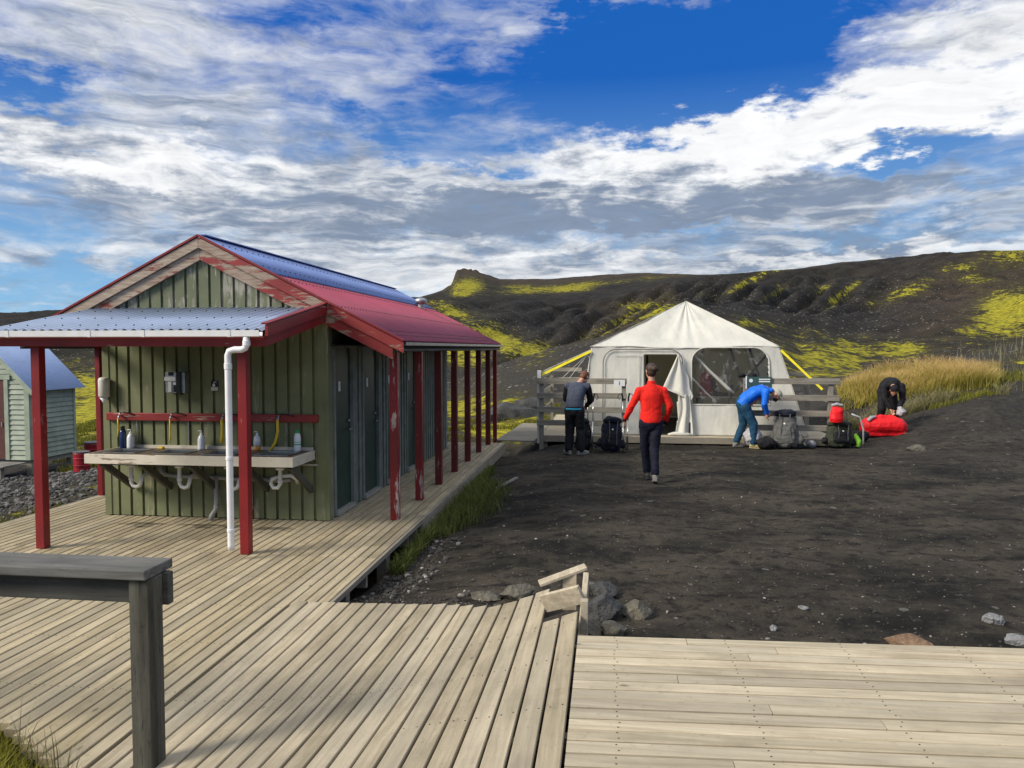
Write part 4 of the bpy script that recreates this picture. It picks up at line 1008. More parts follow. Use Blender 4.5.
rk = [((603, 597), .13, (1, 1, .9), 'rock', 'black angular rock behind the broken plank frame'),
      ((603, 618), .17, (1.05, .9, .8), 'rock', 'largest dark rock, just right of the broken plank frame'),
      ((588, 632), .11, (1.1, .8, .7), 'rock_m', 'olive grey rock wedged at the landing deck corner'),
      ((612, 634), .12, (1.1, .8, .6), 'rock_m', 'brownish flat rock at the landing deck corner'),
      ((636, 616), .15, (1.1, .9, .62), 'rock_m', 'brown grey rock set in the sand right of the dark rocks'),
      ((517, 598), .17, (1.2, .8, .55), 'rock_m', 'grey brown rock behind the raised boards of the ramp'),
      ((487, 598), .12, (1.4, .8, .5), 'rock_m', 'low grey rock left of the one behind the raised boards'),
      ((774, 630), .035, (1, 1, .9), 'rock_g', 'small round grey stone near the landing deck, middle of the sand'),
      ((804, 609), .035, (1.3, 1, .7), 'rock_g', 'small pale flat stone above the round grey stone'),
      ((993, 623), .065, (1.2, 1, .9), 'rock_g', 'pale grey stone standing on the sand at the far right'),
      ((908, 645), .12, (1.6, .8, .45), 'rock_b', 'flat reddish brown stone against the landing deck edge'),
      ((1022, 644), .09, (1.2, .9, .7), 'rock_g', 'blue grey stone against the landing deck at the right frame edge'),
      ((361, 571), .05, (1.2, 1, .8), 'rock_g', 'small grey rock under the deck edge'),
      ((918, 441), .17, (1.25, .9, .6), 'rock_m', 'rounded grey rock right of the red bag')]
for i, (p, r_, sq, mt, lb) in enumerate(rk):
    g0 = G(*p, 0.0); z = gz(g0.x, g0.y); g0 = G(*p, z); z = gz(g0.x, g0.y)
    rock('rock' if r_ > .08 else 'stone', (g0.x, g0.y, z + r_ * sq[2] * .35), r_, sq, 40 + i, mt, lb, 'rock' if r_ > .08 else 'stone')
for i, (p, d, r_, sq, lb) in enumerate([((513, 410), 24.5, .85, (1.5, .8, .8), 'largest dark lava outcrop between the wash house posts and the tent platform'),
                                      ((533, 402), 26, .6, (1.3, .8, .8), 'dark lava boulder above the largest outcrop, beside the left railing'),
                                      ((494, 420), 24, .4, (1.2, .8, .7), 'small dark lava boulder just right of the last red post')]):
    g0 = at(*p, d); rock('lava_outcrop', (g0.x, g0.y, gz(g0.x, g0.y) + .05), r_, sq, 90 + i, 'rock', lb, 'rock')
# loose gravel and pebbles
def gravel(n, region, smin, smax, mat, name, seed):
    r0 = np.random.default_rng(seed); mb = MB()
    ico = [(0, 0, 1), (.89, 0, .45), (.28, .85, .45), (-.72, .53, .45), (-.72, -.53, .45), (.28, -.85, .45), (.72, .53, -.45), (-.28, .85, -.45), (-.89, 0, -.45), (-.28, -.85, -.45), (.72, -.53, -.45), (0, 0, -1)]
    fc = [(0, 1, 2), (0, 2, 3), (0, 3, 4), (0, 4, 5), (0, 5, 1), (1, 6, 2), (2, 6, 7), (2, 7, 3), (3, 7, 8), (3, 8, 4), (4, 8, 9), (4, 9, 5), (5, 9, 10), (5, 10, 1), (1, 10, 6), (11, 7, 6), (11, 8, 7), (11, 9, 8), (11, 10, 9), (11, 6, 10)]
    k = 0
    while k < n:
        x, y = region(r0)
        if x is None: continue
        s = smin * (smax / smin) ** (r0.random() ** 2.2); z = gz(x, y); a = r0.random() * 6.28; c, sn = math.cos(a), math.sin(a)
        q3 = [r0.uniform(.7, 1.3) for _ in range(3)]
        vs = []
        for p in ico:
            j = r0.uniform(.75, 1.2); px_, py_, pz_ = p[0] * q3[0] * j, p[1] * q3[1] * j, p[2] * q3[2] * .7 * j
            vs.append((x + s * (px_ * c - py_ * sn), y + s * (px_ * sn + py_ * c), z + s * pz_ + s * .25))
        mb.add(vs, fc); k += 1
    return tag(mb.build(name, mat, None, fix=False), kind='stuff')
def reg_sand(r0):
    d = 4.6 * (17 / 4.6) ** r0.random(); px_ = r0.uniform(330, 1100); p = at(px_, 400, d)
    if p.x < -2.0 or p.y < 4.5 or (p.y > 15.8 and p.x < 4.8): return None, None
    return p.x, p.y
def reg_edge(r0):
    y = r0.uniform(5.8, 8.5); return r0.uniform(-2.1, -2.1 + .5 + (0.7 if y < 6.3 else 0)), y
def reg_left(r0):
    y = r0.uniform(7, 16); x = r0.uniform(-15, -7.2); return x, y
m_, q_, b_ = new_mat('pebbles'); isl_ = q_.node('ShaderNodeNewGeometry').outputs['Random Per Island']
cr = q_.mix(q_.ramp(isl_, .84, .99), (.04, .036, .032), (.30, .28, .25)); q_.put(b_.inputs['Base Color'], cr); b_.inputs['Roughness'].default_value = .9
M['pebbles'] = m_
m_, q_, b_ = new_mat('scree_stones'); isl_ = q_.node('ShaderNodeNewGeometry').outputs['Random Per Island']
cr = q_.mix(isl_, (.035, .034, .034), (.17, .16, .15)); q_.put(b_.inputs['Base Color'], cr); b_.inputs['Roughness'].default_value = .9
M['scree'] = m_
gravel(3600, reg_sand, .004, .017, 'pebbles', 'gravel', 1)
gravel(900, reg_edge, .006, .035, 'pebbles', 'gravel', 2)
gravel(5200, reg_left, .015, .07, 'scree', 'gravel', 3)

# ------------------------------------------------------------------ grass
def grass_mat(name, base, tip, alt):
    m, q, b = new_mat(name); at_ = q.node('ShaderNodeAttribute', attribute_name='h').outputs['Fac']
    isl = q.node('ShaderNodeNewGeometry').outputs['Random Per Island']
    c = q.mix(q.ramp(at_, .58, 1.0), base, tip); c = q.mix(q.m('MULTIPLY', isl, .55), c, alt)
    q.put(b.inputs['Base Color'], c); b.inputs['Roughness'].default_value = .7; b.inputs['Specular IOR Level'].default_value = .2
    tr = q.node('ShaderNodeBsdfTranslucent'); q.put(tr.inputs[0], c); mx = q.node('ShaderNodeMixShader'); mx.inputs[0].default_value = .3
    q.l.new(b.outputs[0], mx.inputs[1]); q.l.new(tr.outputs[0], mx.inputs[2]); q.l.new(mx.outputs[0], q.n['Material Output'].inputs[0]); return m
M['g_gold'] = grass_mat('golden_grass', (.26, .25, .03), (.78, .50, .27), (.58, .44, .12))
M['g_green'] = grass_mat('green_grass', (.05, .075, .015), (.16, .20, .04), (.26, .25, .08))
M['g_dry'] = grass_mat('dry_pale_grass', (.14, .13, .06), (.52, .45, .29), (.30, .28, .11))
M['g_pale'] = grass_mat('pale_stalks', (.34, .31, .17), (.62, .54, .36), (.45, .40, .22))
M['g_moss'] = grass_mat('yellow_green_turf', (.10, .11, .012), (.34, .32, .03), (.22, .20, .04))
def grass(name, mat, pts, hmin, hmax, w, lean=.35, seg=4, seed=0):
    r0 = random.Random(seed); vs = []; fs = []; hh = []
    for (x, y, z, sc) in pts:
        h = r0.uniform(hmin, hmax) * sc; a = r0.uniform(0, 6.28); dx, dy = math.cos(a), math.sin(a); la = r0.uniform(0, 6.28); ln = r0.uniform(.1, 1) * lean * h; lx, ly = math.cos(la) * ln, math.sin(la) * ln
        o = len(vs); ww = w * r0.uniform(.6, 1.3)
        for k in range(seg + 1):
            t = k / seg; wk = ww * (1 - t ** 1.5) + .0006
            cx, cy, cz = x + lx * t * t, y + ly * t * t, z - .02 + h * t * (1 - .18 * t)
            vs.append((cx - dx * wk, cy - dy * wk, cz)); vs.append((cx + dx * wk, cy + dy * wk, cz)); hh += [t, t]
        for k in range(seg): fs.append((o + 2 * k, o + 2 * k + 1, o + 2 * k + 3, o + 2 * k + 2))
    me = bpy.data.meshes.new(name); me.from_pydata(vs, [], fs); me.materials.append(M[mat])
    at_ = me.attributes.new('h', 'FLOAT', 'POINT'); at_.data.foreach_set('value', hh)
    o = bpy.data.objects.new(name, me); S.collection.objects.link(o); tag(o, kind='stuff'); return o
rg = random.Random(5)
pts = []
for _ in range(17000):
    px_ = rg.uniform(838, 1000); d = rg.uniform(20.1, 22.8)
    edge = min(1, (px_ - 832) / 26, (1008 - px_) / 30)
    if rg.random() > edge + .15: continue
    p = at(px_, 400, d); z = gz(p.x, p.y)
    n_ = vnoise(np.array([p.x * 1.6]), np.array([p.y * 1.6]), 3)[0]
    if n_ < .25 and rg.random() < .6: continue
    pts.append((p.x, p.y, z, (.35 + .95 * n_) * (.6 + .4 * edge)))
grass('tussock_grass', 'g_gold', pts, .40, .75, .007, .75, seed=2)
pts = []
for _ in range(2600):
    px_ = rg.uniform(840, 1010); d = rg.uniform(18.9, 19.9); p = at(px_, 400, d)
    if vnoise(np.array([p.x * 1.1]), np.array([p.y * 1.1 + 4]), 9)[0] < .5: continue
    pts.append((p.x, p.y, gz(p.x, p.y), 1))
grass('bank_grass', 'g_dry', pts, .25, .55, .007, 1.1, seed=3)
pts = []
for _ in range(800):
    px_ = rg.uniform(945, 1180); d = rg.uniform(19.5, 27); p = at(px_, 380, d); pts.append((p.x, p.y, gz(p.x, p.y), 1 if rg.random() < .2 else .35))
grass('tall_dry_grass', 'g_pale', pts, .5, .9, .0045, .25, seed=4)
pts = []
for _ in range(9000):
    px_ = rg.uniform(930, 1150); d = rg.uniform(18.8, 22); p = at(px_, 400, d)
    if vnoise(np.array([p.x * 1.3]), np.array([p.y * 1.3 + 2]), 5)[0] < .42: continue
    pts.append((p.x, p.y, gz(p.x, p.y), 1))
grass('low_green_grass', 'g_moss', pts, .08, .2, .008, .6, seed=14)
pts = []
for _ in range(5200):                                    # along the colonnade deck
    y = rg.uniform(7.2, 13.5); t = (y - 7.2) / 6.3
    w_ = .12 + .50 * math.sin(min(max((y - 8.4) / 4.0, 0), 1) * math.pi) ; x = -2.10 + abs(rg.gauss(0, .5)) * w_
    if x > -2.1 + w_ * 1.3 or x < -2.12: continue
    pts.append((x, y, gz(x, y), .6 + .5 * w_ / .6))
grass('edge_grass', 'g_green', pts, .10, .30, .006, .8, seed=6)
pts = []
for _ in range(6500):                                    # mound at lower left
    x = rg.uniform(-4.2, -2.45); yl = 3.28 + (-2.6 - x) * .62; y = yl - abs(rg.gauss(0, .25)) - .02
    if y < 2.2: continue
    pts.append((x, y, gz(x, y), 1))
grass('mound_grass', 'g_moss', pts, .06, .22, .004, .8, seed=7)
pts = []
for _ in range(60): x = rg.uniform(-2.9, -2.3); pts.append((x, 3.28 + (-2.6 - x) * .62 - rg.uniform(.0, .1), -.05, 1))
grass('grass_stalks', 'g_dry', pts, .2, .42, .0022, .5, seed=8)
pts = []
for _ in range(7000):                                    # along the left deck edge
    y = rg.uniform(7.0, 15); x = -6.9 - abs(rg.gauss(0, .4)) * (.35 + (y - 7) * .09)
    if vnoise(np.array([x * 1.5]), np.array([y * 1.1]), 3)[0] < .38: continue
    pts.append((x, y, gz(x, y), 1))
grass('deck_side_grass', 'g_moss', pts, .04, .14, .008, .7, seed=9)
pts = []
for _ in range(16000):
    p = at(rg.uniform(-60, 110), 420, rg.uniform(17.5, 30)); n_ = vnoise(np.array([p.x * .8]), np.array([p.y * .8]), 12)[0]
    if n_ < .4 or (p.x < -12.6 and p.y < 18.3): continue
    pts.append((p.x, p.y, gz(p.x, p.y), .5 + n_ * .7))
grass('hillside_grass', 'g_moss', pts, .1, .28, .016, .7, seg=3, seed=10)
pts = []
for _ in range(9000):
    p = at(rg.uniform(425, 560), 420, rg.uniform(20.5, 27)); n_ = vnoise(np.array([p.x * 1.0]), np.array([p.y * 1.0]), 19)[0]
    if n_ < .52: continue
    pts.append((p.x, p.y, gz(p.x, p.y), .5 + n_ * .7))
grass('hillside_grass', 'g_moss', pts, .06, .18, .014, .7, seg=3, seed=11)
# plank edging lying in the sand by the deck
mb = MB(); mb.bar((-1.98, 10.3, gz(-1.98, 10.3) + .02), (-1.45, 12.3, gz(-1.45, 12.3) + .02), .05, .03); tag(mb.build('edging_plank', 'grey_y', None), 'thin grey plank lying on the sand beside the grass', 'plank')

# ------------------------------------------------------------------ small shed on stilts
shed = empty('shed', (-14.6, 16.7, -.56), 'small pale green clapboard shed with light blue roof standing on short stilts', 'shed')
SX1, SY0, SY1, SZ0, SZ1 = -13.1, 16.0, 17.5, -.56, 1.18; SRX = -14.27; SRZ = SZ1 + 1.17 * .98
def clap(mb, a, b, z0, z1, n, side, fixed, zt=None):
    h = (z1 - z0) / n
    for i in range(n):
        zl, zh = z0 + i * h, z0 + (i + 1) * h
        if side == 'front': mb.prism([(a, fixed, zl), (a, fixed - .032, zl), (a, fixed - .006, zh), (a, fixed, zh)], (b - a, 0, 0))
        else: mb.prism([(fixed, a, zl), (fixed + .032, a, zl), (fixed + .006, a, zh), (fixed, a, zh)], (0, b - a, 0))
mb = MB(); mb.box(-15.44, SX1 - .001, SY0 + .001, SY1, SZ0, SZ1)
mb.prism([(-15.44, SY0 + .001, SZ1), (SX1 - .001, SY0 + .001, SZ1), (SRX, SY0 + .001, SRZ)], (0, SY1 - SY0 - .002, 0))
clap(mb, -13.60, SX1 - .09, SZ0, SZ1, 15, 'front', SY0); clap(mb, -15.44, -14.4, SZ0, SZ1, 15, 'front', SY0)
for i in range(13):
    z = SZ1 + .115 * i; hw = 1.17 - (z - SZ1) / .98 - .06
    if hw > .1: mb.prism([(SRX - hw, SY0, z), (SRX - hw, SY0 - .022, z), (SRX - hw, SY0 - .006, z + .11), (SRX - hw, SY0, z + .11)], (2 * hw, 0, 0))
clap(mb, SY0 + .09, SY1 - .07, SZ0, SZ1, 15, 'side', SX1)
mb.build('wall', 'clap', shed)
mb = MB(); mb.box(SX1 - .09, SX1 + .035, SY0 - .038, SY0 + .09, SZ0, SZ1); mb.build('trim', 'clap', shed)
mb = MB(); mb.box(SX1, SX1 + .035, SY1 - .07, SY1 + .005, SZ0, SZ1)
mb.build('trim', 'clap', shed)
mb = MB(); mb.box(-13.68, -13.58, SY0 - .045, SY0 + .01, SZ0, SZ1 + .1); mb.box(-14.5, -13.52, SY0 - .05, SY0 + .01, SZ1 + .1, SZ1 + .2); mb.build('door_frame', 'clap', shed)
mb = MB(); mb.box(-14.4, -13.69, SY0 - .03, SY0 + .02, SZ0 + .02, SZ1 + .09); d_ = mb.build('door', 'brown_door', shed); 
mb = MB(); mb.box(-13.76, -13.74, SY0 - .05, SY0 - .03, .2, .3); sub(d_, mb.build('handle', 'galv', None))
ex = .22
def shroof(s):
    x1 = SRX + s * (1.17 + ex); z1 = SZ1 - ex * .98 + .06
    mbs, _ = corrugated((SRX, SY0 - .14, SRZ + .06), (SRX, SY1 + .16, SRZ + .06), (x1, SY0 - .14, z1), (x1, SY1 + .16, z1), .076, .009); mbs.build('roof', 'shed_roof', shed, smooth=True, fix=False)
    mb = MB(); mb.bar((SRX, SY0 - .12, SRZ - .01), (x1 - .02 * s, SY0 - .12, z1 - .06), .03, .10); mb.build('barge_board', 'clap', shed)
shroof(1); shroof(-1)
mb = MB()
mb.box(-15.44, SX1 - .02, SY0 + .05, SY0 + .12, SZ0 - .12, SZ0 - .002); mb.box(SX1 - .1, SX1 - .02, SY0 + .12, SY1, SZ0 - .12, SZ0 - .002); mb.build('floor_beam', 'grey_x', shed)
for x, y in ((SX1 - .06, SY0 + .1), (SX1 - .06, SY1 - .1), (-14.6, SY0 + .1), (-15.35, SY0 + .1)):
    mb = MB(); mb.box(x - .06, x + .06, y - .06, y + .06, gz(x, y) - .1, SZ0 - .12); mb.build('stilt', 'grey_z', shed)
mb = MB()
planks(mb, -15.2, -13.15, SY0 - .75, SY0 - .06, SZ0 - .04, .12, .012, .03, 'Y', joints=None)
mb.build('porch', 'grey_y', shed)
for x in (-13.3, -14.9):
    mb = MB(); mb.box(x - .05, x + .05, SY0 - .7, SY0 - .6, gz(x, SY0 - .65) - .1, SZ0 - .075); mb.build('stilt', 'grey_z', shed)
# barrels
def barrel(p, r_, h, label):
    g0 = G(*p, -.8); z = gz(g0.x, g0.y); g0 = G(*p, z); z = gz(g0.x, g0.y) - .01
    e = empty('barrel', (g0.x, g0.y, z), label, 'barrel')
    prof = [(.9, 0), (1, .04), (.98, .28), (1.04, .30), (1.04, .34), (.98, .36), (.98, .62), (1.04, .64), (1.04, .68), (.98, .70), (1, .9), (.96, .94)]
    mb = MB(); mb.lathe((g0.x, g0.y, z), [(a * r_, b * h) for a, b in prof], 20); mb.build('barrel_body', 'barrel', e, smooth=False)
    mb = MB(); mb.lathe((g0.x, g0.y, z + h * .94), [(r_ * 1.02, 0), (r_ * 1.02, h * .05), (r_ * .9, h * .06)], 20); mb.build('lid', 'barrel_lid', e)
barrel((82, 472), .17, .46, 'small red barrel standing beside the shed stilts'); barrel((94, 462), .22, .55, 'larger red barrel with a dark lid behind the small one')

# ------------------------------------------------------------------ tent platform and railings
PZ = .13
mb = MB(); planks(mb, -1.4, 4.75, 16.4, 21.6, PZ, .12, .008, .035, 'X', joints=None); o = mb.build('tent_platform', 'deck_x', None); tag(o, kind='structure')
mb = MB(); mb.box(-1.42, 4.72, 16.36, 16.395, -.0, PZ - .002); mb.box(-1.44, -1.405, 16.4, 21.6, -.35, PZ - .002)
for x in (-1.38, .35, 2.0, 3.4, 4.6):
    mb.box(x, x + .1, 16.45, 16.55, -.5, -.0)
o = mb.build('tent_platform_edge', 'fascia', None); tag(o, kind='structure')
def railing(name, x0, x1, y, zs, label, h=.12, back=None, postx=()):
    e = empty(name, ((x0 + x1) / 2, y, 0), label, 'railing')
    for z in zs:
        mb = MB(); mb.box(x0, x1, y - .03, y, z - h / 2, z + h / 2); mb.build('board', 'grey_x', e, bevel=.003)
    for px_ in postx:
        mb = MB(); mb.box(px_ - .045, px_ + .045, y + .003, y + .09, -.35 if px_ < 0 else -.02, zs[0] + h / 2 - .01); mb.build('post', 'grey_z', e)
    return e
zsL = [1.30, .99, .69, .41]
rl = railing('platform_railing', -1.50, .40, 16.33, zsL, 'grey plank railing on the left side of the tent platform', postx=(-1.40, .34))
for z in (1.42, 1.0, .6):
    mb = MB(); mb.box(-1.44, -1.41, 16.45, 19.3, z - .06, z + .06); mb.build('side_board', 'grey_y', rl)
mb = MB(); mb.box(-1.50, -1.42, 16.43, 16.53, -.05, 1.52); mb.build('post', 'white', rl)
mb = MB(); mb.box(-1.40, -.62, 18.5, 18.53, 1.44, 1.53); mb.box(-1.4, -.62, 18.5, 18.53, 1.22, 1.30); mb.build('back_board', 'grey_x', rl)
mb = MB(); mb.box(-1.42, -1.35, 19.2, 19.28, -.3, 1.5); mb.build('post', 'grey_z', rl)
rr_ = railing('platform_railing', 2.78, 4.68, 16.33, [1.32, .98, .66, .36], 'grey plank railing on the right side of the tent platform', postx=(2.84, 4.52))
mb = MB(); mb.box(4.60, 4.63, 16.4, 18.6, 1.24, 1.34); mb.box(4.60, 4.63, 16.4, 18.6, .86, .96); mb.build('side_board', 'grey_y', rr_)
mb = MB(); mb.box(3.95, 4.03, 18.0, 18.08, .13, 1.42); mb.build('post', 'grey_z', rr_)
mb = MB(); mb.box(4.56, 4.64, 18.5, 18.58, -.1, 1.42); mb.build('post', 'grey_z', rr_)
mb = MB(); mb.box(3.7, 4.64, 18.59, 18.62, 1.36, 1.44); mb.box(3.7, 4.64, 18.59, 18.62, 1.0, 1.1); mb.build('back_board', 'grey_x', rr_)
ns = empty('notice', (.27, 16.29, 1.25), 'white paper notice pinned on the left railing corner', 'notice')
mb = MB(); mb.box(.13, .36, 16.288, 16.297, 1.20, 1.33); mb.build('sheet', 'white', ns)
mb = MB(); mb.box(.238, .248, 16.284, 16.287, 1.22, 1.30); mb.build('printed_mark', 'black_m', ns)
nb = empty('notice_board', (3.0, 16.28, 1.25), 'dark green notice board with white lines on the right railing', 'notice board')
mb = MB(); mb.box(2.84, 3.34, 16.27, 16.297, 1.18, 1.41); mb.build('board', 'board_g', nb)
mb = MB(); mb.box(3.08, 3.3, 16.262, 16.269, 1.345, 1.37); mb.box(3.08, 3.3, 16.262, 16.269, 1.30, 1.325); mb.lathe((2.92, 16.262, 1.33), [(.038, 0), (.038, .007)], 14, 'Y'); mb.build('printed_lines', 'white', nb)
mb = MB(); mb.box(2.82, 2.838, 16.26, 16.299, 1.17, 1.42); mb.build('edge_strip', 'white', nb)

# ------------------------------------------------------------------ tent
TY0 = 17.0; TEL, TER, TEZ = -.36, 3.62, 2.03; TBL, TBR, TBZ = -.56, 4.18, PZ + .01
APX, APY, APZ = 1.84, 18.75, 3.12; TYB = 21.0
tent = empty('mess_tent', (1.8, 19, PZ), 'large white canvas mess tent with an arched doorway and clear side window', 'tent')
def fy(z): return -.30 * (1 - min(max((z - TBZ) / (TEZ - TBZ), 0), 1)) ** 1.2
def bent(pts): return [(p[0], p[1] + fy(p[2]), p[2]) for p in pts]
def front_wall():
    """front panel as a fine grid with openings cut out, gently billowing"""
    nx, nz = 150, 64; mb = MB(); keep = {}
    def P(u, v):
        xl = TBL + (TEL - TBL) * v; xr = TBR + (TER - TBR) * v; x = xl + (xr - xl) * u; z = TBZ + (TEZ - TBZ) * v
        y = TY0 + fy(z) - .03 * (1 - v) + .008 * math.sin(x * 6.3 + z * 2) * (1 - v * .5) + .004 * math.sin(x * 15 + z * 5) + .05 * float(fbm(np.array([x * 2.]), np.array([z * .8]), 3, 4)[0])
        return (x, y, z)
    def inside(x, z):
        if .78 < x < 1.49 and z < 1.86: return True                         # doorway
        wx0, wx1, wz0, wz1, r = 1.80, 3.40, .80, 2.00, .32                # window, rounded top corners
        if wx0 < x < wx1 and wz0 < z < wz1:
            if z > wz1 - r and (x < wx0 + r or x > wx1 - r):
                cx = wx0 + r if x < wx0 + r else wx1 - r
                return (x - cx) ** 2 + (z - wz1 + r) ** 2 < r * r
            return True
        return False
    vs = [P(i / nx, j / nz) for j in range(nz + 1) for i in range(nx + 1)]; fs = []
    for j in range(nz):
        for i in range(nx):
            cx, _, cz = P((i + .5) / nx, (j + .5) / nz)
            if not inside(cx, cz): a = j * (nx + 1) + i; fs.append((a, a + 1, a + nx + 2, a + nx + 1))
    mb.add(vs, fs); o = mb.build('front_wall', 'canvas', tent, smooth=True, fix=False)
    s = o.modifiers.new('solid', 'SOLIDIFY'); s.thickness = .006
front_wall()
def surf(name, fn, nu, nv, mat='canvas', parent=tent, th=.006):
    vs = [fn(i / nu, j / nv) for j in range(nv + 1) for i in range(nu + 1)]
    fs = [(j * (nu + 1) + i, j * (nu + 1) + i + 1, (j + 1) * (nu + 1) + i + 1, (j + 1) * (nu + 1) + i) for j in range(nv) for i in range(nu)]
    mb = MB(); mb.add(vs, fs); o = mb.build(name, mat, parent, smooth=True, fix=False)
    if th: s = o.modifiers.new('solid', 'SOLIDIFY'); s.thickness = th
    return o
def roof_front(u, v):
    a = Vector((TEL - .02, TY0 - .025, TEZ + .0)) * (1 - u) + Vector((TER + .02, TY0 - .025, TEZ + .0)) * u; a.z += .035 * math.cos(u * 2 * math.pi) * math.sin(math.pi * u) 
    p = a * (1 - v) + Vector((APX, APY, APZ)) * v
    fan = (u - .46) * 60; k = math.exp(-((u - .46) / .22) ** 2) * (.25 + v) * (1 - v) ** .3
    sag = -.10 * math.sin(math.pi * v) * (abs(math.sin(math.pi * u)) ** .6) 
    wr = float(fbm(np.array([p.x * 2.2 + p.z]), np.array([p.z * 1.4 - p.x * .5]), 4, 77)[0])
    return p + Vector((0, -.5, 1)) * (sag * .6 + .055 * wr * math.sin(math.pi * v) ** .5 + .016 * k * math.sin(fan * .8 + 2.5 * math.sin(u * 11)) + .006 * math.sin(fan * .37 + v * 5))
surf('roof_front', roof_front, 120, 34)
BK = Vector((APX, 19.9, APZ - .05))
def quad(a, b, c, d, amp=.02):
    a, b, c, d = map(Vector, (a, b, c, d)); n = (b - a).cross(d - a).normalized()
    def f(u, v): p = (a * (1 - u) + b * u) * (1 - v) + (d * (1 - u) + c * u) * v; return p + n * (amp * math.sin(u * 17 + v * 6) * math.sin(math.pi * u) - .05 * math.sin(math.pi * u) * math.sin(math.pi * v))
    return f
surf('roof_side', quad((TEL - .03, TYB, TEZ), (TEL - .03, TY0 - .05, TEZ), (APX, APY, APZ), BK), 24, 16)
surf('roof_side', quad((TER + .03, TY0 - .05, TEZ), (TER + .03, TYB, TEZ), BK, (APX, APY, APZ)), 24, 16)
surf('roof_back', quad((TER + .03, TYB, TEZ), (TEL - .03, TYB, TEZ), BK, BK), 16, 12)
surf('side_wall', quad((TBL, TY0 - .32, TBZ), (TBL, TYB + .1, TBZ), (TEL, TYB, TEZ), (TEL, TY0, TEZ)), 24, 12)
surf('side_wall', quad((TBR, TYB + .1, TBZ), (TBR, TY0 - .32, TBZ), (TER, TY0, TEZ), (TER, TYB, TEZ)), 24, 12)
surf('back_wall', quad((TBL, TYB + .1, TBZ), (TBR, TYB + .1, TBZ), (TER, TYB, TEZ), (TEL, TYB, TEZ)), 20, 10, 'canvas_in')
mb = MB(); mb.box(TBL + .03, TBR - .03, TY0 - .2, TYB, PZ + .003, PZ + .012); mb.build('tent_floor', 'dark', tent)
# valance seam & arch seams
mb = MB(); arc = []
r = .28; x0, x1, z1 = -.10, 1.60, 1.97
arc = [(x0, TY0 - .055, z) for z in (.25, .7, 1.2, z1 - r)] + [(x0 + r - r * math.cos(t), TY0 - .055, z1 - r + r * math.sin(t)) for t in np.linspace(.2, 1.57, 6)] + [(x1 - r + r * math.sin(t), TY0 - .055, z1 - r + r * math.cos(t)) for t in np.linspace(0, 1.57, 7)] + [(x1, TY0 - .055, 1.45)]
mb.tube(bent([(a, b, c) for a, b, c in arc]), .009, 6); mb.build('door_zip', 'c_grey', tent)
mb = MB(); mb.tube([(.16, TY0 - .06, 1.84), (.74, TY0 - .06, 1.84)], .006, 6); mb.tube(bent([(.66, TY0 - .05, z) for z in (.2, .6, 1.0, 1.4, 1.84)]), .007, 6); mb.tube(bent([(.76, TY0 - .05, z) for z in (.2, .6, 1.0, 1.4, 1.875)] + [(1.5, TY0 - .05, 1.875)]), .009, 6); mb.build('panel_seam', 'canvas', tent)
def wincurve(off=0):
    wx0, wx1, wz0, wz1, r = 1.80 - off, 3.40 + off, .80 - off, 2.00 + off, .32
    return [(wx0, wz0)] + [(wx0 + r - r * math.cos(t), wz1 - r + r * math.sin(t)) for t in np.linspace(0, 1.57, 8)] + [(wx1 - r + r * math.sin(t), wz1 - r + r * math.cos(t)) for t in np.linspace(0, 1.57, 8)] + [(wx1, wz0), (wx0, wz0)]
mb = MB(); mb.tube(bent([(x, TY0 - .03, z) for x, z in wincurve(.01)]), .014, 6); wf = mb.build('window', 'canvas', tent)
def film(u, v): return (1.78 + 1.64 * u, TY0 + .035 + fy(.78 + 1.22 * v) + .02 * math.sin(u * 14 + v * 9), .78 + 1.22 * v)
sub(wf, surf('window_pane', film, 30, 20, 'film', None, 0))
# door flap folded over to the right
mb = MB()
def flap(u, v):
    top = Vector((1.50, TY0 - .06, 1.86)); 
    z = 1.86 - 1.70 * v
    w_ = .10 + (.36 * math.sin(min(v / .42, 1) * 1.57) if v < .42 else .36 - .26 * min((v - .42) / .1, 1)) * 1.0
    if v < .42: xl = 1.50 - .33 * (v / .42); xr = 1.50 + .32 * (v / .42) 
    elif v < .50: t = (v - .42) / .08; xl = 1.17 + .33 * t; xr = 1.82 - .08 * t
    else: t = (v - .5) / .5; xl = 1.50 + .04 * math.sin(t * 5) - .02 * t; xr = 1.74 + .07 * t
    x = xl + (xr - xl) * u
    z2 = z - (.18 * u if .3 < v < .5 else 0) 
    return (x, TY0 - .11 + fy(z2) - .035 * math.sin(u * 11 + v * 3) - .03 * math.sin(math.pi * u), z2)
surf('door_flap', flap, 24, 50)
mb = MB(); mb.tube([(1.28, TY0 - .40, PZ + .03), (1.4, TY0 - .42, PZ + .05), (1.62, TY0 - .42, PZ + .04), (1.85, TY0 - .40, PZ + .03)], [(.03, .02), (.05, .04), (.06, .05), (.03, .02)], 8); mb.build('gathered_hem', 'canvas', tent, smooth=True)
for x in (1.72, 1.60):
    mb = MB(); mb.bar((x, TY0 - .43, PZ + .02), (x + .02, TY0 - .36, .42), .03, .015); mb.build('tie_strap', 'c_black', tent)
mb = MB(); mb.tube([(APX, APY + .05, PZ), (APX, APY + .05, APZ - .06)], .03, 8); mb.build('centre_pole', 'galv', tent)
for x in (.98, 2.35, 3.0):
    mb = MB(); mb.tube([(x, 19.6, PZ), (x, 19.6, 2.3)], .03, 8); mb.build('pole', 'c_olive' if x < 1 else 'galv', tent)
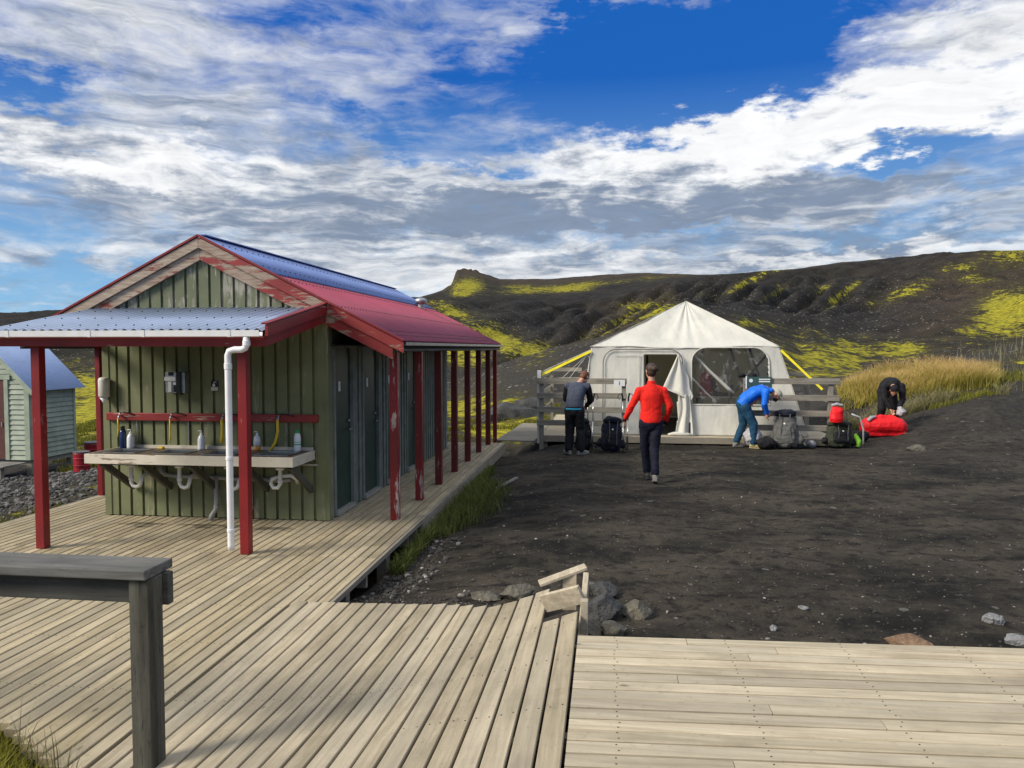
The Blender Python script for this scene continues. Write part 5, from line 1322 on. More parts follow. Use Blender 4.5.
for a, b in (((3.55, 17.3, 2.0), (2.7, 17.5, .9)), ((3.05, 17.25, 2.0), (3.42, 17.25, .95)), ((2.65, 17.3, 2.0), (2.95, 17.3, 1.15))):
    mb = MB(); mb.bar(a, b, .05, .01, up=(0, 1, 0)); mb.build('inner_strap', 'c_black', tent)
# rolled clear flap hanging inside window
mb = MB(); mb.tube([(1.86, 17.12, 1.86), (2.2, 17.15, 1.50), (2.6, 17.16, 1.12), (2.72, 17.16, 1.02)], [(.03, .02), (.05, .03), (.07, .04), (.05, .03)], 10); mb.build('rolled_window_flap', 'canvas', tent, smooth=True)
mb = MB(); mb.tube([(1.83, 17.12, 1.35), (2.1, 17.14, 1.05), (2.35, 17.14, .82)], [(.02, .015), (.05, .02), (.06, .02)], 8); mb.build('rolled_window_flap', 'canvas', tent, smooth=True)
# guy straps
def strapo(name, a, b, w, mat, label, cat, grp=None):
    mb = MB(); mb.bar(a, b, w, .008, up=(0, -1, .4)); return tag(mb.build(name, mat, None), label, cat, grp)
strapo('guy_strap', (-.37, 16.95, 1.93), (-1.42, 16.5, 1.42), .055, 'strap', 'yellow ratchet strap from the left tent eave to the railing post', 'strap')
strapo('guy_strap', (3.66, 16.98, 1.95), (4.46, 16.75, 1.13), .05, 'strap', 'yellow ratchet strap from the right tent eave down behind the railing', 'strap')
for i, (a, b) in enumerate((((-.40, 16.95, 1.9), (-1.05, 16.6, 1.28)), ((-.42, 16.95, 1.88), (-.92, 16.6, 1.22)), ((-.38, 17.0, 1.96), (-1.4, 16.9, 1.5)))):
    mb = MB(); mb.tube([a, b], .006, 5); tag(mb.build('guy_rope', 'rope', None), ['pale guy rope, leftmost of the pair below the left tent eave', 'pale guy rope, right one of the pair below the left tent eave', 'pale guy rope running just above the yellow strap'][i], 'rope')
# furniture inside
tb = empty('table', (2.7, 18.3, PZ), 'trestle table inside the tent seen through the window', 'table')
mb = MB(); mb.box(2.0, 3.5, 18.0, 18.6, .86, .89); mb.build('tabletop', 'grey_x', tb)
for x in (2.1, 3.4):
    for y in (18.05, 18.5):
        mb = MB(); mb.box(x - .03, x + .03, y, y + .05, PZ + .01, .86); mb.build('leg', 'grey_z', tb)
rj = at(706, 392, 17.75); je = empty('hanging_jacket', (rj.x, rj.y, 1.0), 'dark red jacket hanging inside the tent at the lower left of the window', 'jacket')
mb = MB(); mb.tube([(0, 0, -.12), (.02, 0, .12), (.0, 0, .34), (-.03, 0, .44)], [(.17, .07), (.16, .07), (.13, .06), (.05, .04)], 12); lp(mb.build('cloth', 'c_dred', je, smooth=True), je)
mb = MB(); mb.tube([(.14, 0, .30), (.20, -.02, .05), (.22, -.02, -.12)], [.06, .055, .05], 8); lp(mb.build('sleeve', 'c_pnavy', je, smooth=True), je)
ov = empty('camp_stove', (2.5, 18.25, .89), 'black camp stove with pots on the table inside the tent', 'stove')
mb = MB(); mb.box(2.35, 2.75, 18.12, 18.4, .89, .97); mb.build('stove_body', 'black_m', ov, bevel=.01)
mb = MB(); mb.lathe((2.48, 18.25, .972), [(.09, 0), (.1, .02), (.1, .13)], 16); mb.build('pot', 'galv', ov)
mb = MB(); mb.tube([(2.85, 18.2, .90), (2.85, 18.2, 1.15)], [(.05, .05), (.03, .03)], 10); tag(mb.build('flask', 'bottle_b', None), 'blue flask on the table inside the tent', 'flask')

# ------------------------------------------------------------------ people
def remesh(mb, name, mat, parent, voxel=.012, smooth=3):
    o = mb.build(name, mat, parent, smooth=True); lp(o, parent)
    r_ = o.modifiers.new('remesh', 'REMESH'); r_.mode = 'VOXEL'; r_.voxel_size = voxel; r_.use_smooth_shade = True
    if smooth: s = o.modifiers.new('smooth', 'SMOOTH'); s.iterations = smooth; s.factor = .5
    if mat.startswith('c_') and name in ('fleece', 'jacket', 'trousers', 'sleeve'):
        tx = bpy.data.textures.get('cloth_folds') or bpy.data.textures.new('cloth_folds', 'CLOUDS'); tx.noise_scale = .14; tx.noise_depth = 2
        d = o.modifiers.new('folds', 'DISPLACE'); d.texture = tx; d.strength = .026; d.mid_level = .5; d.texture_coords = 'LOCAL'
    return o
def V(*a): return Vector(a)
def limb(mb, pts, rs, n=12):
    """tapering limb with rounded ends"""
    P = [Vector(p) for p in pts]; out = []; rr = []
    rs = [r if hasattr(r, '__len__') else (r, r) for r in rs] if hasattr(rs, '__len__') else [(rs, rs)] * len(P)
    if len(rs) == 2 and len(P) == 2 and not hasattr(rs[0], '__len__'): rs = [(r, r) for r in rs]
    for i in range(len(P) - 1):
        for k in range(4):
            t = k / 4; out.append(P[i].lerp(P[i + 1], t)); a, b = rs[i], rs[i + 1]
            rr.append(tuple(a[j] * (1 - t) + b[j] * t for j in (0, 1)) if hasattr(a, '__len__') else (a * (1 - t) + b * t,) * 2)
    out.append(P[-1]); rr.append(tuple(rs[-1]) if hasattr(rs[-1], '__len__') else (rs[-1],) * 2)
    mb.tube(out, rr, n); e = rr[-1][0] * .98; s = rr[0][0] * .98
    mb.ball(P[-1], min(rr[-1])); mb.ball(P[0], min(rr[0])); return mb
def hand(mb, wrist, d, palm_n, side, curl=.5):
    """palm, four fingers and a thumb"""
    d = Vector(d).normalized(); pn = Vector(palm_n); pn = (pn - d * pn.dot(d)).normalized(); s = d.cross(pn).normalized() * side
    w = Vector(wrist)
    mb.tube([w, w + d * .045, w + d * .085], [(.026, .018), (.038, .017), (.036, .014)], 10)
    for i, (o_, L) in enumerate(((-.027, .062), (-.009, .072), (.009, .068), (.027, .054))):
        b0 = w + d * .08 + s * o_; b1 = b0 + (d * (1 - curl * .3) + pn * curl * .5).normalized() * L * .5; b2 = b1 + (d * (1 - curl) + pn * curl * 1.2).normalized() * L * .5
        mb.tube([b0 - d * .02, b0, b1, b2], [.0095, .0095, .0088, .0075], 7)
    t0 = w + d * .03 + s * .03; t1 = t0 + (d * .7 + s * .6 + pn * .2).normalized() * .035; t2 = t1 + (d * .9 + pn * .5).normalized() * .028
    mb.tube([t0 - s * .015, t0, t1, t2], [.011, .0115, .010, .008], 7)
def head(mb, c, fwd, up, sc=1.0):
    """skull, jaw, nose, ears, brow on one mesh"""
    f = Vector(fwd).normalized(); u = Vector(up); u = (u - f * u.dot(f)).normalized(); s = f.cross(u)
    rot = Matrix((s, f, u)).transposed(); c = Vector(c)
    T = lambda x, y, z: c + rot @ Vector((x, y, z)) * sc
    mb.ball(T(0, -.01, .025), .076 * sc, .093 * sc, .095 * sc, 18, 12, rot); mb.ball(T(0, .025, -.045), .056 * sc, .062 * sc, .068 * sc, 14, 10, rot)
    mb.ball(T(0, .085, -.012), .013 * sc, .02 * sc, .024 * sc, 8, 6, rot); mb.ball(T(0, .072, -.095), .026 * sc, .02 * sc, .018 * sc, 8, 6, rot)
    mb.ball(T(0, .076, -.058), .024 * sc, .012 * sc, .009 * sc, 8, 6, rot)
    for q_ in (-1, 1):
        mb.ball(T(q_ * .076, -.01, -.005), .009 * sc, .018 * sc, .03 * sc, 8, 6, rot); mb.ball(T(q_ * .03, .075, .022), .022 * sc, .012 * sc, .008 * sc, 8, 6, rot)
    return rot, T
def shoe(mb, ankle, yawv, pitch=0, L=.27):
    """boot from ankle; yawv direction of toes (2d), pitch raises heel"""
    f = Vector((yawv[0], yawv[1], 0)).normalized(); a = Vector(ankle)
    dn = Vector((0, 0, -1)); fw = (f * math.cos(pitch) + dn * math.sin(pitch)).normalized(); dd = (dn * math.cos(pitch) - f * math.sin(pitch)).normalized()
    P = lambda x, z: a + fw * x + dd * z
    mb.tube([a - dd * .06, a, P(0, .05)], [(.052, .056), (.05, .056), (.05, .055)], 12)
    mb.tube([P(-.075, .062), P(-.03, .06), P(.05, .062), P(.12, .07), P(.175, .078), P(.195, .082)], [(.032, .036), (.042, .045), (.045, .044), (.048, .034), (.038, .024), (.018, .012)], 12)
    mb.tube([P(-.08, .10), P(0, .102), P(.1, .102), P(.19, .10)], [(.036, .012), (.044, .012), (.05, .012), (.032, .010)], 12)

# --- person in the red fleece, walking away
pr = empty('person', (.66, 11.85, 0), 'person in a bright red fleece and dark trousers walking towards the tent, hair tied up', 'person')
pr.location.z = gz(.66, 11.85) + .012; pr.rotation_euler.z = R(4)
def P1():
    hipL, hipR = V(-.09, 0, .93), V(.09, 0, .93); kL, kR = V(-.075, .12, .50), V(.05, -.02, .50); aL, aR = V(-.03, .20, .105), V(.045, -.17, .115)
    sL, sR = V(-.178, .0, 1.375), V(.178, .0, 1.375); eL, eR = V(-.29, .02, 1.16), V(.275, -.02, 1.15); wL, wR = V(-.375, .10, .955), V(.24, .08, .93)
    b = MB(); limb(b, [V(0, 0, .95), V(0, .0, 1.15), V(0, .0, 1.38), V(0, .0, 1.47)], [(.13, .09), (.12, .09), (.16, .095), (.06, .05)])
    limb(b, [V(0, 0, 1.45), V(0, .015, 1.60)], [.052, .05]); rot, T = head(b, V(-.01, .03, 1.68), (-.35, 1, -.03), (0, 0, 1))
    for h, k, a in ((hipL, kL, aL), (hipR, kR, aR)): limb(b, [h, k, a], [.075, .05, .036])
    for s, e, w in ((sL, eL, wL), (sR, eR, wR)): limb(b, [s, e, w], [.045, .036, .026])
    hand(b, wL, wL - eL + V(0, 0, -.06), (1, 0, 0), -1, .35); hand(b, wR, wR - eR + V(0, .1, 0), (-1, 0, 0), 1, .7)
    remesh(b, 'body', 'skin', pr, .007, 2)
    j = MB(); j.tube([V(0, 0, .90), V(0, 0, .97), V(0, .0, 1.07), V(0, .0, 1.22), V(0, .0, 1.34), V(0, 0, 1.42), V(0, 0, 1.48)], [(.175, .13), (.17, .125), (.16, .12), (.172, .122), (.185, .118), (.13, .10), (.07, .07)], 20)
    limb(j, [V(-.165, 0, 1.375), V(0, 0, 1.42), V(.165, 0, 1.375)], [.066, .08, .066]); limb(j, [sL, eL, wL], [.068, .056, .043], 14); limb(j, [sR, eR, wR], [.068, .058, .043], 14)
    j.tube([V(0, -.0, 1.44), V(0, .01, 1.53)], [(.075, .072), (.064, .062)], 14)
    remesh(j, 'fleece', 'c_red', pr, .012, 3)
    t = MB(); limb(t, [V(0, 0, .96), V(0, 0, .88)], [(.16, .12), (.165, .125)], 16); limb(t, [hipL + V(0, 0, -.03), kL, aL + V(0, 0, .03)], [.098, .075, .062], 14); limb(t, [hipR + V(0, 0, -.03), kR, aR + V(0, 0, .04)], [.098, .075, .06], 14)
    remesh(t, 'trousers', 'c_navy', pr, .012, 3)
    for a, y, p in ((aL, (-.1, 1), 0), (aR, (.12, 1), .35)):
        s = MB(); shoe(s, a, y, p); remesh(s, 'boot', 'shoe_g' if a is aR else 'shoe', pr, .008, 2)
    h = MB(); h.ball(T(0, -.025, .035), .083, .096, .092, 16, 12, rot); h.ball(T(0, -.03, -.02), .076, .08, .075, 14, 10, rot); h.ball(T(.02, -.10, .035), .052, .045, .048, 12, 9, rot)
    h.ball(T(.045, -.115, .02), .03, .03, .03, 10, 8, rot); remesh(h, 'hair', 'hair', pr, .008, 1)
    for w, e, sd_ in ((wL, eL, -1), (wR, eR, 1)):
        g = MB(); d_ = (w - e).normalized(); g.tube([w - d_ * .05, w - d_ * .01, w + d_ * .045, w + d_ * .08], [.040, .036, (.042, .026), (.04, .022)], 12); remesh(g, 'glove', 'c_black', pr, .008, 2)
P1()
# --- person in dark softshell, back to us, head bowed
pd = empty('person', (-.62, 14.5, 0), 'person in a slate jacket and black trousers with bowed head beside the left railing', 'person'); pd.location.z = gz(-.62, 14.5) + .012; pd.rotation_euler.z = R(-12)
def P2():
    hipL, hipR = V(-.09, 0, .86), V(.09, 0, .86); kL, kR = V(-.10, .07, .47), V(.10, .08, .47); aL, aR = V(-.11, .0, .105), V(.12, .02, .105)
    c0, c1 = V(0, .0, .88), V(.03, .17, 1.27); sL, sR = V(-.17, .16, 1.27), V(.21, .17, 1.27); eL, eR = V(-.24, .25, 1.02), V(.25, .27, 1.01); wL, wR = V(-.10, .42, .92), V(.14, .44, .90)
    b = MB(); limb(b, [c0, c1, V(.04, .22, 1.34)], [(.13, .09), (.15, .09), .055]); limb(b, [V(.04, .20, 1.32), V(.08, .30, 1.42)], [.052, .05])
    rot, T = head(b, V(.11, .35, 1.44), (.45, .75, -.75), (.1, .5, 1))
    for h, k, a in ((hipL, kL, aL), (hipR, kR, aR)): limb(b, [h, k, a], [.075, .05, .036])
    for s, e, w in ((sL, eL, wL), (sR, eR, wR)): limb(b, [s, e, w], [.045, .036, .026])
    hand(b, wL, wL - eL, (0, 0, -1), -1, .6); hand(b, wR, wR - eR, (0, 0, -1), 1, .6); remesh(b, 'body', 'skin', pd, .007, 2)
    j = MB(); j.tube([V(0, .0, .87), V(0, .03, 1.0), V(.01, .09, 1.14), V(.03, .15, 1.26), V(.04, .20, 1.32)], [(.18, .13), (.165, .13), (.18, .125), (.185, .115), (.09, .08)], 18)
    limb(j, [sL, sR], [.075, .075]); remesh(j, 'jacket', 'c_slate', pd, .012, 3)
    j = MB(); limb(j, [sL, eL, wL], [.074, .058, .042], 14); remesh(j, 'sleeve', 'c_black', pd, .01, 2); j = MB(); limb(j, [sR, eR, wR], [.074, .058, .042], 14); remesh(j, 'sleeve', 'c_black', pd, .01, 2)
    k_ = MB(); k_.tube([V(0, 0, .845), V(0, 0, .875)], [(.182, .134), (.180, .132)], 20); lp(k_.build('shirt_hem', 'c_cyan', pd, smooth=True), pd)
    t = MB(); limb(t, [V(0, 0, .92), V(0, 0, .82)], [(.165, .12), (.17, .13)], 16); limb(t, [hipL + V(0, 0, -.03), kL, aL + V(0, 0, .0)], [.105, .09, .08], 14); limb(t, [hipR + V(0, 0, -.03), kR, aR + V(0, 0, .0)], [.105, .09, .08], 14)
    remesh(t, 'trousers', 'c_black', pd, .012, 3)
    for a, y in ((aL, (-.6, .7)), (aR, (.6, .7))):
        s = MB(); shoe(s, a, y); remesh(s, 'boot', 'shoe_g', pd, .008, 2)
    h = MB(); h.ball(T(0, -.02, .04), .083, .094, .09, 16, 12, rot); h.ball(T(0, -.04, -.01), .076, .075, .075, 14, 10, rot); remesh(h, 'hair', 'hair_l', pd, .008, 1)
P2()
# --- person in the blue jacket bending to the right
pb = empty('person', (2.80, 16.02, 0), 'person in a bright blue jacket and cap bending over to the right by the railing', 'person'); pb.location.z = gz(2.8, 16.02) + .012
def P3():
    hipL, hipR = V(-.07, .09, .86), V(-.05, -.09, .86); kL, kR = V(-.04, .12, .47), V(.12, -.10, .48); aL, aR = V(-.17, .12, .105), V(.12, -.12, .105)
    c0 = V(-.06, 0, .88); c1 = V(.36, .0, 1.17); sL, sR = V(.34, .17, 1.15), V(.34, -.18, 1.14); eL, eR = V(.37, .18, .90), V(.30, -.22, .90); wL, wR = V(.40, .10, .68), V(.38, -.13, .72)
    b = MB(); limb(b, [c0, V(.15, 0, 1.06), c1], [(.09, .13), (.09, .13), (.09, .14)]); limb(b, [c1, V(.48, .0, 1.13)], [.055, .05]); rot, T = head(b, V(.58, .0, 1.06), (.75, -.25, -.75), (.8, 0, .5))
    for h, k, a in ((hipL, kL, aL), (hipR, kR, aR)): limb(b, [h, k, a], [.075, .05, .036])
    for s, e, w in ((sL, eL, wL), (sR, eR, wR)): limb(b, [s, e, w], [.045, .036, .026])
    hand(b, wL, wL - eL, (1, 0, 0), 1, .5); hand(b, wR, wR - eR, (0, 1, 0), 1, .5); remesh(b, 'body', 'skin', pb, .007, 2)
    j = MB(); j.tube([V(-.12, 0, .86), V(.0, 0, 1.0), V(.15, 0, 1.11), V(.30, 0, 1.17), V(.42, 0, 1.155)], [(.17, .13), (.17, .135), (.18, .135), (.185, .12), (.08, .08)], 18)
    limb(j, [sL, sR], [.075, .075]); limb(j, [sL, eL, wL], [.078, .062, .045], 14); limb(j, [sR, eR, wR], [.078, .064, .045], 14); j.ball(V(.45, 0, 1.16), .085, .085, .06); remesh(j, 'jacket', 'c_blue', pb, .012, 3)
    t = MB(); limb(t, [V(-.10, 0, .92), V(-.06, 0, .82)], [(.16, .125), (.17, .13)], 16); limb(t, [hipL + V(0, 0, -.03), kL, aL + V(0, 0, .02)], [.11, .085, .07], 14); limb(t, [hipR + V(0, 0, -.03), kR, aR + V(0, 0, .02)], [.11, .088, .072], 14)
    remesh(t, 'trousers', 'c_teal', pb, .012, 3)
    for a, y, mt in ((aL, (1, .25), 'shoe_g'), (aR, (1, -.3), 'shoe_y')):
        s = MB(); shoe(s, a, y); remesh(s, 'boot', mt, pb, .008, 2)
    h = MB(); h.ball(T(0, -.012, .05), .088, .102, .078, 18, 12, rot); h.tube([T(0, .06, .045), T(0, .12, .03), T(0, .165, .015)], [(.065, .010), (.06, .008), (.03, .005)], 14); remesh(h, 'cap', 'cap', pb, .007, 1)
    h = MB(); h.ball(T(0, .035, -.065), .062, .055, .055, 14, 10, rot); remesh(h, 'beard', 'hair', pb, .008, 1)
P3()
# --- person in black bending over the red bag, facing us
pk0 = at(890, 440, 17.55); pk = empty('person', (pk0.x, pk0.y, 0), 'person dressed in black bending forward over the red bag by the grassy bank', 'person'); pk.location.z = gz(pk0.x, pk0.y) + .01
def P4():
    hipL, hipR = V(.10, .16, .84), V(-.10, .16, .84); kL, kR = V(.15, .02, .46), V(-.15, .02, .46); aL, aR = V(.17, .13, .105), V(-.17, .13, .105)
    c0, c1 = V(0, .16, .86), V(.0, -.22, 1.02); sL, sR = V(.19, -.20, .98), V(-.19, -.20, .98); eL, eR = V(.19, -.28, .70), V(-.20, -.28, .70); wL, wR = V(.09, -.36, .47), V(-.09, -.36, .47)
    b = MB(); limb(b, [c0, V(0, 0, 1.0), c1], [(.13, .09), (.14, .09), (.14, .09)]); limb(b, [c1, V(-.04, -.34, .98)], [.055, .05]); rot, T = head(b, V(-.05, -.42, .90), (0, -.55, -.85), (0, -.9, .5))
    for h, k, a in ((hipL, kL, aL), (hipR, kR, aR)): limb(b, [h, k, a], [.075, .05, .036])
    for s, e, w in ((sL, eL, wL), (sR, eR, wR)): limb(b, [s, e, w], [.045, .036, .028])
    hand(b, wL, wL - eL, (0, -1, 0), 1, .4); hand(b, wR, wR - eR, (0, -1, 0), -1, .4); remesh(b, 'body', 'skin', pk, .007, 2)
    j = MB(); limb(j, [V(0, .20, .88), V(0, .08, .99), V(0, -.08, 1.06), V(0, -.22, 1.03)], [(.19, .13), (.19, .135), (.20, .135), (.17, .11)], 18)
    limb(j, [sL, sR], [.08, .08]); limb(j, [sL, eL, wL + V(.0, .02, .03)], [.085, .07, .05], 14); limb(j, [sR, eR, wR + V(0, .02, .03)], [.085, .07, .05], 14); remesh(j, 'jacket', 'c_black', pk, .012, 3)
    t = MB(); limb(t, [hipL, hipR], [.12, .12], 16); limb(t, [hipL, kL, aL + V(0, 0, .03)], [.11, .088, .07], 14); limb(t, [hipR, kR, aR + V(0, 0, .03)], [.11, .088, .07], 14); remesh(t, 'trousers', 'c_black', pk, .012, 3)
    for a, y in ((aL, (.25, -1)), (aR, (-.25, -1))):
        s = MB(); shoe(s, a, y); remesh(s, 'boot', 'shoe', pk, .008, 2)
    h = MB(); h.ball(T(0, -.02, .04), .086, .098, .092, 16, 12, rot); h.ball(T(0, -.04, -.01), .078, .078, .078, 14, 10, rot); remesh(h, 'hair', 'c_black', pk, .008, 1)
P4()

# ------------------------------------------------------------------ bags
def lump(mb, name, mat, parent, voxel=.015, smooth=2, disp=0.0, dscale=.12, loc=True):
    o = mb.build(name, mat, parent, smooth=True)
    if loc: lp(o, parent)
    r_ = o.modifiers.new('remesh', 'REMESH'); r_.mode = 'VOXEL'; r_.voxel_size = voxel; r_.use_smooth_shade = True
    s = o.modifiers.new('smooth', 'SMOOTH'); s.iterations = smooth; s.factor = .5
    if disp:
        tx = bpy.data.textures.new('folds', 'CLOUDS'); tx.noise_scale = dscale; tx.noise_depth = 3
        d = o.modifiers.new('folds', 'DISPLACE'); d.texture = tx; d.strength = disp; d.mid_level = .5; d.texture_coords = 'LOCAL'
    return o
def backpack(loc, rz, w, h, d, c_body, c_lid, c_pocket, label, tilt=0, mat_top=None):
    e = empty('backpack', loc, label, 'backpack', rz=rz); e.rotation_euler = (-.14, .07 if rz > 0 else -.06, rz)
    b = MB(); b.tube([(0, 0, .03), (0, 0, .10), (0, 0, h * .4), (0, 0, h * .75), (0, 0, h * .84)], [(w * .40, d * .40), (w * .5, d * .5), (w * .48, d * .48), (w * .44, d * .45), (w * .36, d * .38)], 16); lump(b, 'pack_body', c_body, e, disp=.075, dscale=.16)
    l = MB(); l.tube([(0, -.02, h * .82), (0, -.02, h * .90), (0, -.01, h * .97)], [(w * .42, d * .50), (w * .46, d * .54), (w * .30, d * .36)], 16); lump(l, 'lid', c_lid, e, disp=.06)
    p = MB(); p.tube([(0, -d * .42, .10), (0, -d * .48, h * .25), (0, -d * .44, h * .50), (0, -d * .38, h * .62)], [(w * .30, d * .14), (w * .36, d * .18), (w * .32, d * .16), (w * .2, d * .08)], 14); lump(p, 'front_pocket', c_pocket, e, disp=.05)
    for s_ in (-1, 1):
        m = MB(); m.tube([(s_ * w * .46, 0, .10), (s_ * w * .54, -.01, h * .22), (s_ * w * .50, 0, h * .36)], [(w * .10, d * .2), (w * .13, d * .26), (w * .08, d * .16)], 12); lump(m, 'side_pocket', c_pocket, e, disp=.02)
        m = MB(); m.tube([(s_ * w * .2, d * .42, h * .80), (s_ * w * .26, d * .62, h * .6), (s_ * w * .28, d * .58, h * .3), (s_ * w * .26, d * .45, .14)], [(.03, .012)] * 4, 8); lp(m.build('shoulder_strap', c_body, e, smooth=True), e)
        m = MB(); m.tube([(s_ * w * .45, d * .2, .16), (s_ * w * .66, d * .1, .12), (s_ * w * .72, -d * .2, .06)], [(.05, .02), (.045, .018), (.02, .01)], 8); lp(m.build('hip_belt', c_body, e, smooth=True), e)
        m = MB(); m.bar((s_ * w * .2, -d * .57, .14), (s_ * w * .16, -d * .66, h * .5), .016, .006, up=(0, 1, 0)); m.bar((s_ * w * .16, -d * .64, h * .5), (s_ * w * .2, -d * .60, h * .86), .016, .006, up=(0, 1, 0)); lp(m.build('compression_strap', 'c_grey', e), e)
    m = MB(); m.box(-.03, .0, -d * .68, -d * .67, h * .6, h * .64); lp(m.build('badge', 'white', e), e)
    return e
def P0(px, d): p = at(px, 440, d); return (p.x, p.y, gz(p.x, p.y) + .005)
backpack(P0(611, 15.0), R(10), .42, .70, .30, 'c_pnavy', 'c_pnavy', 'c_black', 'dark navy backpack leaning on the left railing behind the red-fleece walker')
backpack(P0(584, 15.0), R(-25), .26, .66, .24, 'c_black', 'c_pnavy', 'c_black', 'smaller black backpack beside the legs of the slate-jacket person')
backpack(P0(788, 15.4), R(-14), .50, .80, .32, 'c_grey', 'c_pnavy', 'c_grey', 'tall grey and navy backpack standing against the right railing')
backpack(P0(840, 15.5), R(8), .54, .54, .34, 'c_olive', 'c_olive', 'c_black', 'olive backpack at the end of the right railing with a red pouch on top')
q0 = at(842, 440, 15.4); z0 = gz(q0.x, q0.y)
pe = empty('red_pouch', (q0.x - .10, q0.y - .05, z0 + .53), 'red dry bag pouch lying on top of the olive backpack', 'pouch')
m = MB(); m.tube([(0, 0, 0), (0, 0, .08), (.01, 0, .24), (.02, 0, .31)], [(.11, .08), (.14, .09), (.125, .08), (.11, .03)], 14); lump(m, 'bag', 'c_rbag', pe, disp=.03)
m = MB(); m.tube([(-.10, 0, .34), (.0, 0, .37), (.12, 0, .34)], [(.03, .03), (.045, .035), (.03, .03)], 10); lump(m, 'rolled_top', 'c_lgrey', pe)
m = MB(); m.tube([(q0.x + .20, q0.y, z0 + .70), (q0.x + .36, q0.y, z0 + .64), (q0.x + .44, q0.y + .02, z0 + .40), (q0.x + .44, q0.y, z0 + .1)], .018, 8); tag(m.build('frame_strap', 'c_lgrey', None, smooth=True), 'pale curved carrying frame leaning beside the olive backpack', 'carrying frame')
qg = at(859, 443, 15.5); ge = MB(); ge.tube([(0, 0, .02), (.02, 0, .14), (-.05, 0, .28)], [(.07, .05), (.08, .06), (.03, .03)], 10)
o = lump(ge, 'green_bag', 'c_lime', None, disp=.02, loc=False); o.location = (qg.x, qg.y, gz(qg.x, qg.y)); tag(o, 'small lime green bag on the ground right of the olive backpack', 'bag')
# red bag
qr = at(884, 440, 16.9); rb = empty('duffel_bag', (qr.x, qr.y, gz(qr.x, qr.y)), 'large bright red duffel bag lying on the dark sand', 'bag')
m = MB(); m.tube([(-.47, 0, .20), (-.34, 0, .21), (-.1, 0, .23), (.18, 0, .23), (.38, 0, .20), (.48, 0, .17)], [(.10, .10), (.19, .19), (.22, .20), (.22, .20), (.20, .18), (.10, .10)], 16); m.tube([(-.3, -.05, .38), (-.05, 0, .42), (.2, .05, .40), (.36, .03, .34)], [(.06, .05), (.1, .06), (.1, .06), (.05, .04)], 10); m.box(-.44, .44, -.15, .15, .01, .1)
lump(m, 'bag_body', 'c_rbag', rb, voxel=.014, disp=.06, dscale=.30)
m = MB(); m.tube([(-.36, -.14, .34), (-.28, -.12, .42), (-.18, -.1, .44)], [(.04, .03), (.06, .04), (.03, .02)], 10); lump(m, 'grey_flap', 'c_lgrey', rb, disp=.02)
qx = at(904, 440, 16.9); m = MB(); m.tube([(0, 0, .40), (.05, 0, .50), (.0, 0, .60)], [(.10, .07), (.13, .09), (.05, .04)], 10); o = lump(m, 'folded_jacket', 'c_lgrey', None, disp=.05, loc=False); o.location = (qx.x - .03, qx.y + .14, gz(qx.x, qx.y) - .06); tag(o, 'light grey garment draped on the right end of the red bag', 'garment')
# bits by the blue person's feet and the right railing
def bundle(name, px, d, w, h, mat, label, cat, disp=.05):
    p = at(px, 440, d); m = MB(); m.tube([(-w * .5, 0, h * .4), (-w * .2, 0, h * .5), (w * .2, .02, h * .48), (w * .5, 0, h * .35)], [(h * .3, h * .3), (h * .5, h * .48), (h * .5, h * .45), (h * .25, h * .25)], 12)
    o = lump(m, name, mat, None, voxel=.012, disp=disp, dscale=.08, loc=False); o.location = (p.x, p.y, gz(p.x, p.y)); return tag(o, label, cat)
bundle('clothing_bundle', 754, 15.55, .30, .42, 'c_lgrey', 'pale blue-grey bundle of fabric behind the blue-jacket person\'s legs', 'bundle')
bundle('sleeping_mat', 804, 15.45, .34, .19, 'c_grey', 'rolled grey mat on the ground right of the tall backpack', 'mat')
bundle('stuff_sack', 813, 15.5, .16, .16, 'c_lgrey', 'small pale stuff sack beside the rolled grey mat', 'sack')
bundle('small_bag', 768, 15.3, .36, .26, 'c_black', 'small black bag between the blue-jacket person and the tall backpack', 'bag')
bundle('dark_bag', 865, 16.2, .22, .24, 'c_black', 'black bag between the olive backpack and the red bag', 'bag')
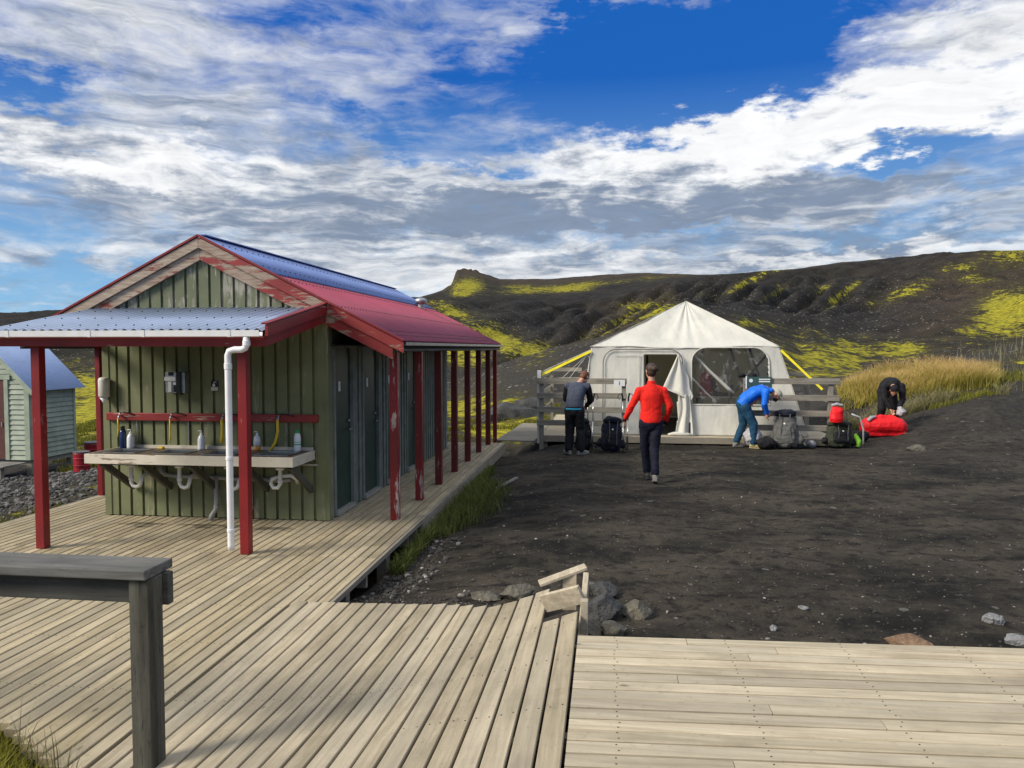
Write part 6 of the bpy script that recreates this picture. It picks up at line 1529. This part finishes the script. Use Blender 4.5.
bundle('hat', 742, 15.95, .16, .10, 'c_black', 'black hat lying on the notice board, left of the gloves', 'hat').location.z = 1.38
o = bundle('gloves', 753, 15.9, .18, .13, 'c_black', 'black gloves draped over the top of the notice board', 'gloves'); o.location.z = 1.36
# trekking poles
def poles(px, d, label, splay=.02):
    p = at(px, 440, d); z = gz(p.x, p.y); e = empty('trekking_poles', (p.x, p.y, z), label, 'trekking poles')
    for s_ in (-1, 1):
        x = p.x + s_ * .04; top = V(x + s_ * splay, p.y + .18, z + 1.12); bot = V(x, p.y, z + .0)
        m = MB(); m.tube([bot, bot.lerp(top, .5)], .012, 8); m.tube([bot.lerp(top, .5), bot.lerp(top, .88)], .009, 8); sh = m.build('shaft', 'steel', e, smooth=True)
        m = MB(); m.tube([bot.lerp(top, .86), bot.lerp(top, .93), top + V(s_ * .02, 0, 0)], [.015, .018, .02], 8); m.build('grip', 'c_black', e, smooth=True)
        m = MB(); a = top; m.tube([a, a + V(s_ * .07, -.02, -.02), a + V(s_ * .10, -.02, -.10), a + V(s_ * .05, 0, -.13)], .008, 6); m.build('wrist_strap', 'c_black', e, smooth=True)
        m = MB(); m.lathe(bot.lerp(top, .07), [(.035, 0), (.035, .006), (.015, .02)], 10); m.build('basket', 'black_m', e)
    return e
poles(590.5, 15.3, 'grey trekking poles leaning on the left railing between the two dark backpacks'); poles(626, 15.3, 'grey trekking poles leaning on the end post of the left railing')
# ------------------------------------------------------------------ groups of repeats
GR = {'soap_bottle': 'soap bottles along the washing counter', 'backpack': 'backpacks by the platform railings', 'platform_railing': 'plank railings of the tent platform', 'guy_rope': 'guy ropes of the tent',
      'guy_strap': 'yellow tent straps', 'trekking_poles': 'trekking poles on the left railing', 'barrel': 'red barrels beside the shed', 'rock': 'rocks around the deck ends', 'stone': 'small stones on the sand', 'lava_outcrop': 'lava boulders beyond the platform', 'person': 'hikers in front of the tent'}
for o_ in list(S.objects):
    k_ = o_.name.split('.')[0]
    if o_.parent is None and k_ in GR and o_.get('label'): o_['group'] = GR[k_]
